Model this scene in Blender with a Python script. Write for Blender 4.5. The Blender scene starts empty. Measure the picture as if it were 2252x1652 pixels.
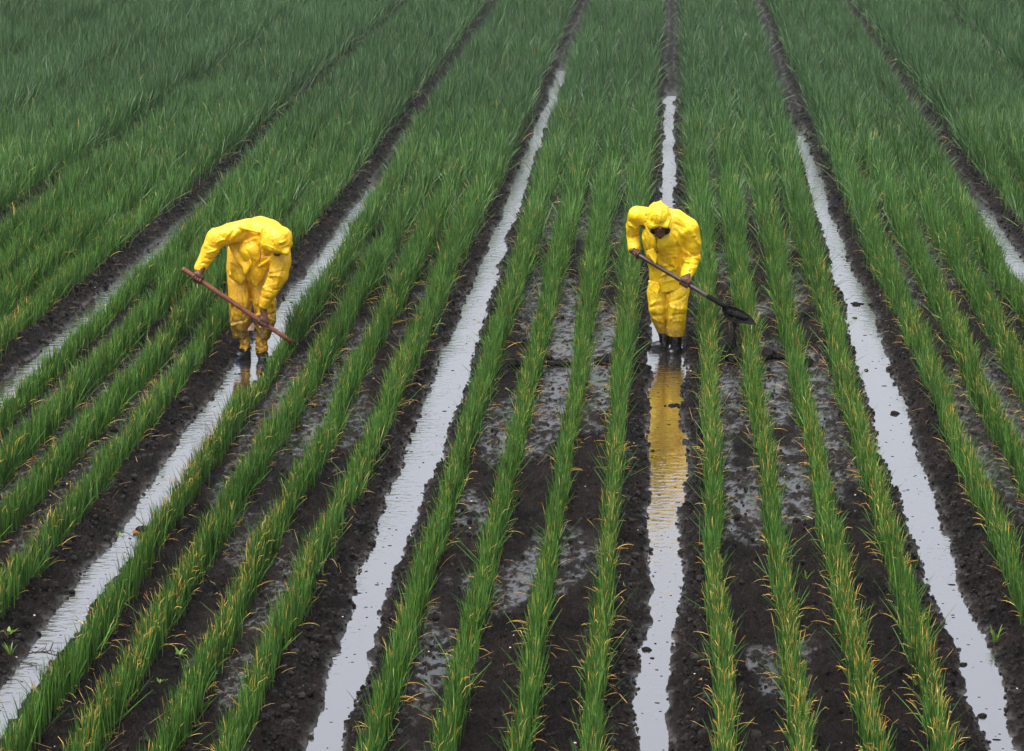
import bpy, math, random
import numpy as np
from mathutils import Vector

# ------------------------------------------------------------------ camera, sky, sun, exposure
sc = bpy.context.scene
COL = sc.collection
F_PX, VPX, VPY = 5060.0, 1487.0, -530.0            # focal length and vanishing point of the rows, photo 2252 px wide
TH = math.atan((826 - VPY) / F_PX)
PSI = math.atan((VPX - 1126) / F_PX * math.cos(TH))
CAM_H = 5.04 * math.cos(TH) / math.cos(math.radians(15))
cam_d = bpy.data.cameras.new('camera')
cam = bpy.data.objects.new('camera', cam_d)
COL.objects.link(cam)
cam.location = (0, 0, CAM_H)
cam.rotation_euler = (math.pi / 2 - TH, 0, PSI)
cam_d.sensor_width = 36.0
cam_d.lens = 36.0 * F_PX / 2252.0
cam_d.clip_start = 0.5
cam_d.clip_end = 6000
sc.camera = cam

SUN_EL, SUN_AZ = math.radians(70), math.radians(215)
world = bpy.data.worlds.new('World')
sc.world = world
world.use_nodes = True
wn, wl = world.node_tree.nodes, world.node_tree.links
wn.clear()
w_out = wn.new('ShaderNodeOutputWorld')
w_bg = wn.new('ShaderNodeBackground')
w_sky = wn.new('ShaderNodeTexSky')
w_sky.sky_type = 'NISHITA'
w_sky.sun_disc = False
w_sky.sun_elevation = SUN_EL
w_sky.sun_rotation = SUN_AZ
w_sky.air_density = 1.0
w_sky.dust_density = 4.0
w_sky.ozone_density = 1.0
w_hs = wn.new('ShaderNodeHueSaturation')           # an overcast sky has next to no blue left
w_hs.inputs['Saturation'].default_value = 0.30
wl.new(w_sky.outputs[0], w_hs.inputs['Color'])
w_tc = wn.new('ShaderNodeTexCoord')
w_sep = wn.new('ShaderNodeSeparateXYZ')
wl.new(w_tc.outputs['Generated'], w_sep.inputs[0])
w_mr = wn.new('ShaderNodeMapRange')                # cloud deck: brightest overhead, dimmer towards the horizon
w_mr.inputs['From Min'].default_value = 0.0
w_mr.inputs['From Max'].default_value = 1.0
w_mr.inputs['To Min'].default_value = 0.62
w_mr.inputs['To Max'].default_value = 1.75
wl.new(w_sep.outputs['Z'], w_mr.inputs['Value'])
w_mul = wn.new('ShaderNodeMix')
w_mul.data_type = 'RGBA'
w_mul.blend_type = 'MULTIPLY'
w_mul.inputs['Factor'].default_value = 1.0
wl.new(w_hs.outputs[0], w_mul.inputs['A'])
wl.new(w_mr.outputs[0], w_mul.inputs['B'])
wl.new(w_mul.outputs['Result'], w_bg.inputs[0])
wl.new(w_bg.outputs[0], w_out.inputs[0])
w_bg.inputs[1].default_value = 0.12

sun_d = bpy.data.lights.new('sun', 'SUN')
sun_d.energy = 0.9
sun_d.angle = math.radians(50)
sun_d.color = (1.0, 0.985, 0.96)
sun = bpy.data.objects.new('sun', sun_d)
COL.objects.link(sun)
sun.location = (0, 0, 60)
_sd = Vector((math.sin(SUN_AZ) * math.cos(SUN_EL), math.cos(SUN_AZ) * math.cos(SUN_EL), math.sin(SUN_EL)))
sun.rotation_euler = _sd.to_track_quat('Z', 'Y').to_euler()

sc.view_settings.view_transform = 'Standard'
sc.view_settings.look = 'None'
sc.view_settings.exposure = 1.1
sc.view_settings.gamma = 1.0

# ------------------------------------------------------------------ helpers
rng = np.random.default_rng(7)
random.seed(7)
S = 1.8                                             # furrow to furrow
ROWS_AT = (0.195, 0.40, 0.605, 0.805)               # the four plant rows of a bed, as shares of S


def sstep(a, b, x):
    t = np.clip((x - a) / (b - a), 0, 1)
    return t * t * (3 - 2 * t)


def _hash(ix, iy, iz=0, seed=0):
    h = (ix.astype(np.int64) * 374761393 + iy.astype(np.int64) * 668265263 + np.asarray(iz).astype(np.int64) * 2147483647 + seed * 144665) & 0x7fffffff
    h = ((h ^ (h >> 13)) * 1274126177) & 0x7fffffff
    h = ((h ^ (h >> 15)) * 461845907) & 0x7fffffff
    return ((h ^ (h >> 16)) & 0xffff) / 65535.0


def vn2(x, y, seed=0):
    ix, iy = np.floor(x), np.floor(y)
    fx, fy = x - ix, y - iy
    fx = fx * fx * (3 - 2 * fx)
    fy = fy * fy * (3 - 2 * fy)
    a = _hash(ix, iy, 0, seed); b = _hash(ix + 1, iy, 0, seed)
    c = _hash(ix, iy + 1, 0, seed); d = _hash(ix + 1, iy + 1, 0, seed)
    return (a + (b - a) * fx) * (1 - fy) + (c + (d - c) * fx) * fy


def vn3(p, seed=0):
    i = np.floor(p)
    f = p - i
    f = f * f * (3 - 2 * f)
    r = 0
    for dx in (0, 1):
        for dy in (0, 1):
            for dz in (0, 1):
                w = (f[..., 0] if dx else 1 - f[..., 0]) * (f[..., 1] if dy else 1 - f[..., 1]) * (f[..., 2] if dz else 1 - f[..., 2])
                r = r + w * _hash(i[..., 0] + dx, i[..., 1] + dy, i[..., 2] + dz, seed)
    return r


def fbm2(x, y, oct=4, seed=0, gain=0.5):
    a, s, t = 1.0, 0.0, 0.0
    for o in range(oct):
        s = s + a * vn2(x, y, seed + o * 17)
        t += a
        a *= gain
        x, y = x * 2.03 + 7.1, y * 2.03 - 3.7
    return s / t


def mesh_np(name, verts, faces_list, mat, parent=None, smooth=True, cols=None, uvattr=None):
    """verts (n,3); faces_list: list of (m,k) index arrays -> ONE linked mesh object"""
    me = bpy.data.meshes.new(name)
    verts = np.asarray(verts, dtype=np.float32)
    me.vertices.add(len(verts))
    me.vertices.foreach_set('co', verts.ravel())
    loops = np.concatenate([np.asarray(f).ravel() for f in faces_list]).astype(np.int32)
    totals = np.concatenate([np.full(len(f), np.asarray(f).shape[1], np.int32) for f in faces_list])
    starts = np.concatenate([[0], np.cumsum(totals)[:-1]]).astype(np.int32)
    me.loops.add(len(loops))
    me.loops.foreach_set('vertex_index', loops)
    me.polygons.add(len(totals))
    me.polygons.foreach_set('loop_start', starts)
    me.polygons.foreach_set('loop_total', totals)
    me.polygons.foreach_set('use_smooth', np.full(len(totals), smooth, dtype=bool))
    if cols is not None:
        at = me.attributes.new('Col', 'FLOAT_COLOR', 'POINT')
        c4 = np.ones((len(verts), 4), np.float32)
        c4[:, :3] = cols
        at.data.foreach_set('color', c4.ravel())
    if uvattr is not None:
        for k, v in uvattr.items():
            at = me.attributes.new(k, 'FLOAT', 'POINT')
            at.data.foreach_set('value', np.asarray(v, np.float32))
    me.update(calc_edges=True)
    me.materials.append(mat)
    o = bpy.data.objects.new(name, me)
    COL.objects.link(o)
    if parent is not None:
        o.parent = parent
    return o


def tag(o, label=None, cat=None, group=None, kind=None):
    if label: o['label'] = label
    if cat: o['category'] = cat
    if group: o['group'] = group
    if kind: o['kind'] = kind
    return o


def empty(name, loc, rz=0.0):
    o = bpy.data.objects.new(name, None)
    COL.objects.link(o)
    o.location = loc
    o.rotation_euler = (0, 0, rz)
    o.empty_display_size = 0.2
    return o


def new_mat(name):
    m = bpy.data.materials.new(name)
    m.use_nodes = True
    nt = m.node_tree
    b = nt.nodes['Principled BSDF']
    return m, nt, b


def nd(nt, typ, **kw):
    n = nt.nodes.new(typ)
    for k, v in kw.items():
        if k.startswith('i_'):
            n.inputs[k[2:].replace('_', ' ')].default_value = v
        else:
            setattr(n, k, v)
    return n


def ramp(nt, src, p0, c0, p1, c1):
    r = nt.nodes.new('ShaderNodeValToRGB')
    r.color_ramp.elements[0].position = p0
    r.color_ramp.elements[0].color = (*c0, 1) if not isinstance(c0, float) else (c0, c0, c0, 1)
    r.color_ramp.elements[1].position = p1
    r.color_ramp.elements[1].color = (*c1, 1) if not isinstance(c1, float) else (c1, c1, c1, 1)
    nt.links.new(src, r.inputs[0])
    return r.outputs[0]


# ------------------------------------------------------------------ materials
def soil_material():
    m, nt, b = new_mat('wet_soil')
    L = nt.links.new
    geo = nd(nt, 'ShaderNodeNewGeometry')
    n1 = nd(nt, 'ShaderNodeTexNoise', i_Scale=3.0, i_Detail=5.0)
    n2 = nd(nt, 'ShaderNodeTexNoise', i_Scale=45.0, i_Detail=6.0, i_Roughness=0.65)
    L(geo.outputs['Position'], n1.inputs['Vector']); L(geo.outputs['Position'], n2.inputs['Vector'])
    c = ramp(nt, n1.outputs[0], 0.35, (0.0058, 0.0042, 0.0038), 0.68, (0.022, 0.0150, 0.0125))
    c2 = ramp(nt, n2.outputs[0], 0.38, (0.55, 0.55, 0.55), 0.62, (1.35, 1.3, 1.28))
    mx = nd(nt, 'ShaderNodeMix', data_type='RGBA', blend_type='MULTIPLY')
    mx.inputs['Factor'].default_value = 1.0
    L(c, mx.inputs['A']); L(c2, mx.inputs['B'])
    L(mx.outputs['Result'], b.inputs['Base Color'])
    wet = nd(nt, 'ShaderNodeAttribute', attribute_name='wet')
    mr = nd(nt, 'ShaderNodeMapRange')
    mr.inputs['To Min'].default_value = 0.62
    mr.inputs['To Max'].default_value = 0.10
    L(wet.outputs['Fac'], mr.inputs['Value'])
    L(mr.outputs[0], b.inputs['Roughness'])
    bs = nd(nt, 'ShaderNodeMapRange')
    bs.inputs['To Min'].default_value = 1.0
    bs.inputs['To Max'].default_value = 0.04
    L(wet.outputs['Fac'], bs.inputs['Value'])
    n3 = nd(nt, 'ShaderNodeTexNoise', i_Scale=70.0, i_Detail=5.0, i_Roughness=0.7)
    L(geo.outputs['Position'], n3.inputs['Vector'])
    bp = nd(nt, 'ShaderNodeBump', i_Distance=0.05)
    L(bs.outputs[0], bp.inputs['Strength']); L(n3.outputs[0], bp.inputs['Height'])
    L(bp.outputs[0], b.inputs['Normal'])
    io = nd(nt, 'ShaderNodeMapRange')
    io.inputs['To Min'].default_value = 1.22
    io.inputs['To Max'].default_value = 2.2
    L(wet.outputs['Fac'], io.inputs['Value'])
    L(io.outputs[0], b.inputs['IOR'])
    return m


def water_material():
    m, nt, b = new_mat('muddy_water')
    L = nt.links.new
    b.inputs['Base Color'].default_value = (0.035, 0.03, 0.026, 1)
    b.inputs['Roughness'].default_value = 0.04
    b.inputs['IOR'].default_value = 1.33
    geo = nd(nt, 'ShaderNodeNewGeometry')
    mp = nd(nt, 'ShaderNodeMapping')
    mp.inputs['Scale'].default_value = (9.0, 20.0, 1.0)
    L(geo.outputs['Position'], mp.inputs['Vector'])
    n1 = nd(nt, 'ShaderNodeTexNoise', i_Scale=1.0, i_Detail=3.0)
    L(mp.outputs[0], n1.inputs['Vector'])
    n0 = nd(nt, 'ShaderNodeTexNoise', i_Scale=0.8, i_Detail=2.0)
    L(geo.outputs['Position'], n0.inputs['Vector'])
    st = ramp(nt, n0.outputs[0], 0.30, 0.09, 0.66, 0.34)
    bp = nd(nt, 'ShaderNodeBump', i_Distance=0.02)
    L(st, bp.inputs['Strength'])
    L(n1.outputs[0], bp.inputs['Height'])
    L(bp.outputs[0], b.inputs['Normal'])
    gl = nd(nt, 'ShaderNodeBsdfGlossy', i_Roughness=0.035)
    gl.inputs['Color'].default_value = (1.0, 0.985, 1.0, 1)
    L(bp.outputs[0], gl.inputs['Normal'])
    mx = nd(nt, 'ShaderNodeMixShader')
    lw = nd(nt, 'ShaderNodeLayerWeight', i_Blend=0.5)
    L(ramp(nt, lw.outputs['Facing'], 0.0, 0.03, 1.0, 0.85), mx.inputs[0])
    L(b.outputs[0], mx.inputs[1]); L(gl.outputs[0], mx.inputs[2])
    L(mx.outputs[0], nt.nodes['Material Output'].inputs[0])
    return m


def leaf_material():
    m, nt, b = new_mat('onion_leaf')
    L = nt.links.new
    at = nd(nt, 'ShaderNodeAttribute', attribute_name='Col')
    L(at.outputs['Color'], b.inputs['Base Color'])
    b.inputs['Roughness'].default_value = 0.34
    b.inputs['IOR'].default_value = 1.45
    tr = nd(nt, 'ShaderNodeBsdfTranslucent')
    L(at.outputs['Color'], tr.inputs[0])
    mx = nd(nt, 'ShaderNodeMixShader')
    mx.inputs[0].default_value = 0.18
    L(b.outputs[0], mx.inputs[1]); L(tr.outputs[0], mx.inputs[2])
    L(mx.outputs[0], nt.nodes['Material Output'].inputs[0])
    return m


def plain(name, col, rough=0.5, bump=0.0, bscale=60.0, var=0.25, vscale=12.0, ior=1.45):
    m, nt, b = new_mat(name)
    L = nt.links.new
    tc = nd(nt, 'ShaderNodeTexCoord')
    n = nd(nt, 'ShaderNodeTexNoise', i_Scale=vscale, i_Detail=5.0)
    L(tc.outputs['Object'], n.inputs['Vector'])
    lo = tuple(c * (1 - var) for c in col); hi = tuple(min(1, c * (1 + var)) for c in col)
    L(ramp(nt, n.outputs[0], 0.3, lo, 0.7, hi), b.inputs['Base Color'])
    b.inputs['Roughness'].default_value = rough
    b.inputs['IOR'].default_value = ior
    if rough > 0.49: b.inputs['Specular IOR Level'].default_value = 0.15
    if bump:
        n2 = nd(nt, 'ShaderNodeTexNoise', i_Scale=bscale, i_Detail=5.0)
        L(tc.outputs['Object'], n2.inputs['Vector'])
        bp = nd(nt, 'ShaderNodeBump', i_Strength=bump, i_Distance=0.01)
        L(n2.outputs[0], bp.inputs['Height']); L(bp.outputs[0], b.inputs['Normal'])
    return m


def rainwear(name, col, dirt=0.0, dirt_top=0.5, dirt_bottom=0.15, dirt_col=(0.13, 0.075, 0.02)):
    """waxy yellow waterproof cloth, creased; mud splashes climb from the hem"""
    m, nt, b = new_mat(name)
    L = nt.links.new
    tc = nd(nt, 'ShaderNodeTexCoord')
    n = nd(nt, 'ShaderNodeTexNoise', i_Scale=6.0, i_Detail=4.0)
    L(tc.outputs['Object'], n.inputs['Vector'])
    base = ramp(nt, n.outputs[0], 0.3, tuple(c * 0.9 for c in col), 0.7, tuple(min(1, c * 1.06) for c in col))
    if dirt:
        sx = nd(nt, 'ShaderNodeSeparateXYZ'); L(tc.outputs['Object'], sx.inputs[0])
        g = nd(nt, 'ShaderNodeMapRange')
        g.inputs['From Min'].default_value = dirt_top
        g.inputs['From Max'].default_value = dirt_bottom
        L(sx.outputs['Z'], g.inputs['Value'])
        n2 = nd(nt, 'ShaderNodeTexNoise', i_Scale=22.0, i_Detail=8.0, i_Roughness=0.72)
        L(tc.outputs['Object'], n2.inputs['Vector'])
        ad = nd(nt, 'ShaderNodeMath', operation='MULTIPLY_ADD')
        L(g.outputs[0], ad.inputs[0]); ad.inputs[1].default_value = 0.34
        L(n2.outputs[0], ad.inputs[2])
        f = ramp(nt, ad.outputs[0], 0.60, 0.0, 0.78, float(dirt))
        mx = nd(nt, 'ShaderNodeMix', data_type='RGBA')
        L(f, mx.inputs['Factor']); L(base, mx.inputs['A']); mx.inputs['B'].default_value = (*dirt_col, 1)
        base = mx.outputs['Result']
    L(base, b.inputs['Base Color'])
    b.inputs['Roughness'].default_value = 0.36
    mp = nd(nt, 'ShaderNodeMapping')
    mp.inputs['Scale'].default_value = (26.0, 26.0, 14.0)
    L(tc.outputs['Object'], mp.inputs['Vector'])
    nw = nd(nt, 'ShaderNodeTexNoise', i_Scale=1.0, i_Detail=3.0, i_Distortion=0.8)
    L(mp.outputs[0], nw.inputs['Vector'])
    rg = nd(nt, 'ShaderNodeMath', operation='SUBTRACT'); rg.inputs[1].default_value = 0.5
    L(nw.outputs[0], rg.inputs[0])
    ab = nd(nt, 'ShaderNodeMath', operation='ABSOLUTE'); L(rg.outputs[0], ab.inputs[0])
    bp = nd(nt, 'ShaderNodeBump', i_Strength=0.4, i_Distance=0.05)
    bp.invert = True
    L(ab.outputs[0], bp.inputs['Height']); L(bp.outputs[0], b.inputs['Normal'])
    return m


M_SOIL = soil_material()
M_WATER = water_material()
M_LEAF = leaf_material()
YEL = (0.86, 0.56, 0.008)
YEL2 = (0.84, 0.49, 0.008)
M_JACKET_A = rainwear('yellow_raincoat_cloth', YEL)
M_TROUSER_A = rainwear('yellow_trouser_cloth', YEL, 0.6, 0.60, 0.18, (0.30, 0.15, 0.012))
M_JACKET_B = rainwear('worn_yellow_raincoat_cloth', YEL2, 0.25, 1.0, 0.6, (0.35, 0.18, 0.01))
M_TROUSER_B = rainwear('muddy_yellow_trouser_cloth', (0.76, 0.42, 0.01), 0.9, 0.70, 0.18)
M_CUFF = rainwear('dirty_trouser_cuff_cloth', (0.62, 0.36, 0.03), 0.5, 0.5, 0.2)
M_SKIN = plain('brown_skin', (0.085, 0.034, 0.02), 0.45, 0.1, 120, 0.2)
M_RUBBER = plain('black_rubber', (0.012, 0.012, 0.013), 0.3, 0.15, 40, 0.3)
M_BEARD_SHADE = plain('black_hair_and_shade', (0.008, 0.006, 0.005), 0.7)  # chin hair, its black also painting the shade inside the hood
M_LEGWRAP = plain('mud_stained_legging', (0.40, 0.22, 0.025), 0.7, 0.4, 50, 0.85, 30)
M_WOOD_DARK = plain('dark_wet_wood', (0.045, 0.025, 0.021), 0.32, 0.2, 40, 0.35, 25)
M_WOOD_RED = plain('reddish_wood', (0.16, 0.056, 0.032), 0.42, 0.2, 40, 0.35, 25)
M_IRON = plain('mud_coated_iron', (0.004, 0.0036, 0.004), 0.8, 0.3, 50, 0.4)
M_MUD = plain('fresh_black_mud', (0.006, 0.0046, 0.0042), 0.7, 0.8, 70, 0.4)
M_WEED = plain('weed_leaf', (0.11, 0.20, 0.03), 0.5, 0, 10, 0.3)
M_TWIG = plain('dead_twig_bark', (0.035, 0.024, 0.02), 0.7)
M_RAG = plain('torn_lining_cloth', (0.42, 0.27, 0.18), 0.8, 0.3, 40, 0.3, 20)
M_SPECK = plain('pale_chip', (0.55, 0.5, 0.45), 0.6)
M_CORK = plain('orange_root_pulp', (0.22, 0.10, 0.03), 0.7, 0.3, 40, 0.4, 30)
M_CORD = plain('dark_cord', (0.02, 0.015, 0.012), 0.8)
M_BLUE = plain('blue_plastic', (0.02, 0.04, 0.14), 0.5)

# ------------------------------------------------------------------ the ground
WATER_END = {-5: 16.0, -4: 19.0, -3: 24.5, -2: 27.5, -1: 38.5, 0: 35.6, 1: 31.8, 2: 26.5, 3: 20.0, 4: 15.0}
HALF_W = {-3: 0.17, -2: 0.15, -1: 0.145, 0: 0.145, 1: 0.145, 2: 0.15}


def wet_field(x, y):
    w = fbm2(x * 1.5, y * 0.65, 4, 91)
    w = w + 0.16 * np.exp(-((x - 0.95) / 0.7) ** 2 - ((y - 17.6) / 3.0) ** 2)
    w = w + 0.17 * np.exp(-((x + 0.9) / 0.6) ** 2 - ((y - 17.6) / 3.2) ** 2)
    w = w + 0.10 * np.exp(-((x - 2.7) / 0.7) ** 2 - ((y - 17.0) / 3.0) ** 2)
    w = w + 0.05 * np.exp(-((x + 2.7) / 0.7) ** 2 - ((y - 16.0) / 3.0) ** 2)
    w = w - 0.15 * sstep(15.8, 12.6, y) 
    return w


def ground_h(x, y, want_wet=False):
    n = np.round(x / S)
    wob = 0.05 * (vn2(n * 5.3 + 0.5, y * 0.35, 5) - 0.5) + 0.06 * (vn2(n * 3.1, y * 1.6, 6) - 0.5)
    wob = wob + np.where(n == -3, 0.02, 0.0) + np.where(n == -2, 0.03, 0.0)
    side = np.where(x - n * S - wob > 0, 1.0, -1.0)
    d = np.abs(x - n * S - wob)
    hw = np.full_like(x, 0.14)
    wend = np.full_like(x, 10.0)
    for k, v in HALF_W.items():
        hw = np.where(n == k, v, hw)
    for k, v in WATER_END.items():
        wend = np.where(n == k, v, wend)
    swell = np.exp(-((y - 18.5) / 4.2) ** 2)
    hw = hw * (0.64 + 0.48 * swell) + 0.085 * (fbm2(n * 9.7 + side * 2.3, y * 1.3, 3, 21) - 0.5)
    hw = np.clip(hw + 0.04 * (vn2(n * 4.4 + side, y * 5.5, 22) - 0.5), 0.07, 0.30)
    floor = -0.045 + 0.075 * sstep(-1.6, 1.2, y - wend)
    t = np.clip((d - hw) / (0.33 - hw), 0, 1)
    bank = 0.098 * (t ** 0.8)
    inner = np.clip(d / hw, 0, 1) ** 2
    h = np.where(d < hw, floor * (1 - inner), np.maximum(bank, floor * (1 - t)))
    # shallow dips between the rows
    fr = (x / S) % 1.0
    near = np.min(np.abs(fr[..., None] - np.array(ROWS_AT)), axis=-1) * S
    bedm = sstep(0.30, 0.42, d)
    h = h - bedm * 0.028 * sstep(0.03, 0.17, near)
    # crumbs
    bankm = sstep(0.02, 0.3, t) * (1 - 0.6 * bedm)
    rough1 = np.abs(fbm2(x * 7.0, y * 6.0, 3, 31) - 0.5) * 2
    rough2 = fbm2(x * 24.0, y * 17.0, 4, 41, 0.75)
    clod = sstep(0.52, 0.80, vn2(x * 17, y * 14, 51)) * 0.030 + sstep(0.55, 0.85, vn2(x * 34 + 9, y * 30, 52)) * 0.016
    edge = np.exp(-((d - hw) / 0.06) ** 2)
    far = 1.0
    am = 0.25 + 0.95 * bankm + 0.35 * bedm
    h = h + am * far * (0.032 * (rough1 - 0.3) + 0.10 * (rough2 - 0.5)) * (d > hw * 0.75)
    h = h + clod * (0.3 + 0.9 * bankm + 0.25 * bedm + 0.5 * edge) * (d > hw * 0.8)
    # wet flats in the bed
    w = wet_field(x, y)
    wetm = sstep(0.49, 0.60, w) * bedm
    flat = 0.070 + 0.006 * (fbm2(x * 5, y * 2.2, 2, 77) - 0.5)
    crumb = flat + 0.085 * (rough2 - 0.5) + 0.030 * (rough1 - 0.30) + 0.035 * (0.60 - w) + 0.0045
    h = h * (1 - wetm) + crumb * wetm
    pud = wetm * (h < flat)
    h = np.where(pud > 0.5, flat, h)
    if want_wet:
        wt = 0.05 + 0.10 * wetm + 0.85 * pud * sstep(0.4, 0.8, pud)
        wt = np.maximum(wt, 0.55 * np.exp(-(np.clip(h, 0, 1) / 0.018) ** 2) * (d < 0.3))
        return h, np.clip(wt, 0, 1)
    return h


def gh(x, y):
    return float(ground_h(np.array([float(x)]), np.array([float(y)]))[0])


def build_ground():
    us = np.arange(-0.45, 0.33, 0.00088)
    lo = -0.45 - np.geomspace(0.004, 60, 26)[::-1]
    hi = 0.33 + np.geomspace(0.004, 60, 26)
    us = np.concatenate([lo, us, hi])
    ys = 8.6 * np.exp(np.arange(0, math.log(62 / 8.6), 0.00125))
    yfar = np.geomspace(62.3, 3000, 40)
    Y = np.concatenate([ys, yfar])
    U, YY = np.meshgrid(us, Y)
    X = U * YY
    h = np.zeros_like(X)
    wet = np.full_like(X, 0.1)
    core = (np.abs(U) < 0.6) & (YY < 80)
    hx, wx = ground_h(X[core], YY[core], True)
    h[core] = hx
    wet[core] = wx
    h[~core] = 0.07
    nr, nc = X.shape
    V = np.stack([X, YY, h], -1).reshape(-1, 3)
    idx = np.arange(nr * nc).reshape(nr, nc)
    q = np.stack([idx[:-1, :-1], idx[:-1, 1:], idx[1:, 1:], idx[1:, :-1]], -1).reshape(-1, 4)
    # the strip under and behind the camera
    nb = len(V)
    V = np.concatenate([V, np.array([[-520, 8.7, 0.05], [520, 8.7, 0.05], [520, -300, 0.05], [-520, -300, 0.05]])])
    q = np.concatenate([q, np.array([[nb, nb + 3, nb + 2, nb + 1]])])
    o = mesh_np('ground', V, [q], M_SOIL, uvattr={'wet': np.concatenate([wet.ravel(), [0.1] * 4])})
    tag(o, kind='structure', label='wet black soil of the ridged field')
    return o


build_ground()

W_LABEL = {-3: 'thin glint of ditch water left of the bent worker', -2: 'water in the ditch the bent worker stands in',
           -1: 'pale water in the ditch between the two workers', 0: 'water with yellow reflection at the shovel worker',
           1: 'pale water in the ditch right of the shovel', 2: 'short ditch water at the right edge'}
for n in range(-4, 4):
    y0, y1 = 9.0, WATER_END[n] + 2.0
    if n == 3 or n == -4: y1 = 20
    nseg = 40
    yy = np.linspace(y0, y1, nseg + 1)
    V = np.concatenate([np.stack([np.full(nseg + 1, n * S - 0.3), yy, np.zeros(nseg + 1)], -1), np.stack([np.full(nseg + 1, n * S + 0.3), yy, np.zeros(nseg + 1)], -1)])
    i = np.arange(nseg)
    q = np.stack([i, i + nseg + 1, i + nseg + 2, i + 1], -1)
    o = mesh_np('water', V, [q], M_WATER)
    tag(o, W_LABEL.get(n, 'ditch water'), kind='structure')



def clump(c, r, seed, flat=0.7, n=2):
    """one knobbly clod"""
    import bmesh
    bm = bmesh.new()
    bmesh.ops.create_icosphere(bm, subdivisions=n, radius=1.0)
    V = np.array([v.co[:] for v in bm.verts]); T = np.array([[v.index for v in f.verts] for f in bm.faces])
    bm.free()
    d = 0.62 + 0.75 * vn3(V * 1.3 + seed * 3.1, seed) + 0.35 * (vn3(V * 3.1 + seed, seed + 5) - 0.5)
    V = V * d[:, None] * np.array([r, r, r * flat]) + np.array(c)
    return V, np.zeros((0, 4), int), T


def scatter_crumbs():
    """loose crumbs of soil over the ditch banks: far too many to count"""
    r = np.random.default_rng(99)
    n = 60000
    y = 10.3 * np.exp(r.random(n) ** 1.15 * math.log(34 / 10.3))
    k = r.integers(-4, 4, n)
    off = np.where(r.random(n) < 0.8, r.normal(0.205, 0.075, n), r.uniform(0.35, 0.9, n)) * np.where(r.random(n) < 0.5, -1, 1)
    x = k * S + off
    u = x / y
    ok = (u > -0.37) & (u < 0.26)
    x, y = x[ok], y[ok]
    z = ground_h(x, y)
    ok = z > -0.014
    z = np.maximum(z, 0.0)
    x, y, z = x[ok], y[ok], z[ok]
    n = len(x)
    rad = np.clip(np.exp(r.normal(math.log(0.0095), 0.45, n)), 0.004, 0.032) * np.interp(y, [10, 20, 34], [1.0, 1.2, 1.6])
    base = []
    for s_ in range(12):
        v, _, t = clump((0, 0, 0), 1.0, s_ + 3, 0.8, 1)
        base.append(v)
    base = np.array(base)
    pick = r.integers(0, 12, n)
    a = r.uniform(0, 2 * math.pi, n)
    v = base[pick] * rad[:, None, None]
    vx = v[..., 0] * np.cos(a)[:, None] - v[..., 1] * np.sin(a)[:, None]
    vy = v[..., 0] * np.sin(a)[:, None] + v[..., 1] * np.cos(a)[:, None]
    V = np.stack([vx + x[:, None], vy + y[:, None], v[..., 2] + (z + rad * 0.25)[:, None]], -1)
    m = base.shape[1]
    T = (t[None] + (np.arange(n) * m)[:, None, None]).reshape(-1, 3)
    o = mesh_np('soil_crumbs', V.reshape(-1, 3), [T], M_SOIL, smooth=False, uvattr={'wet': np.repeat(r.uniform(0, 0.35, n), m)})
    tag(o, 'loose black soil crumbs along the ditch banks', 'soil', kind='stuff')


scatter_crumbs()

# ------------------------------------------------------------------ the crop
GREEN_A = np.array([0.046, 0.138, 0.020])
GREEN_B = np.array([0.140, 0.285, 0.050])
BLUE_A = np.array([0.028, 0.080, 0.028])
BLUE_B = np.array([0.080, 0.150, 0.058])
DRY_A = np.array([0.70, 0.36, 0.05])
DRY_B = np.array([0.88, 0.66, 0.20])


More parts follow.
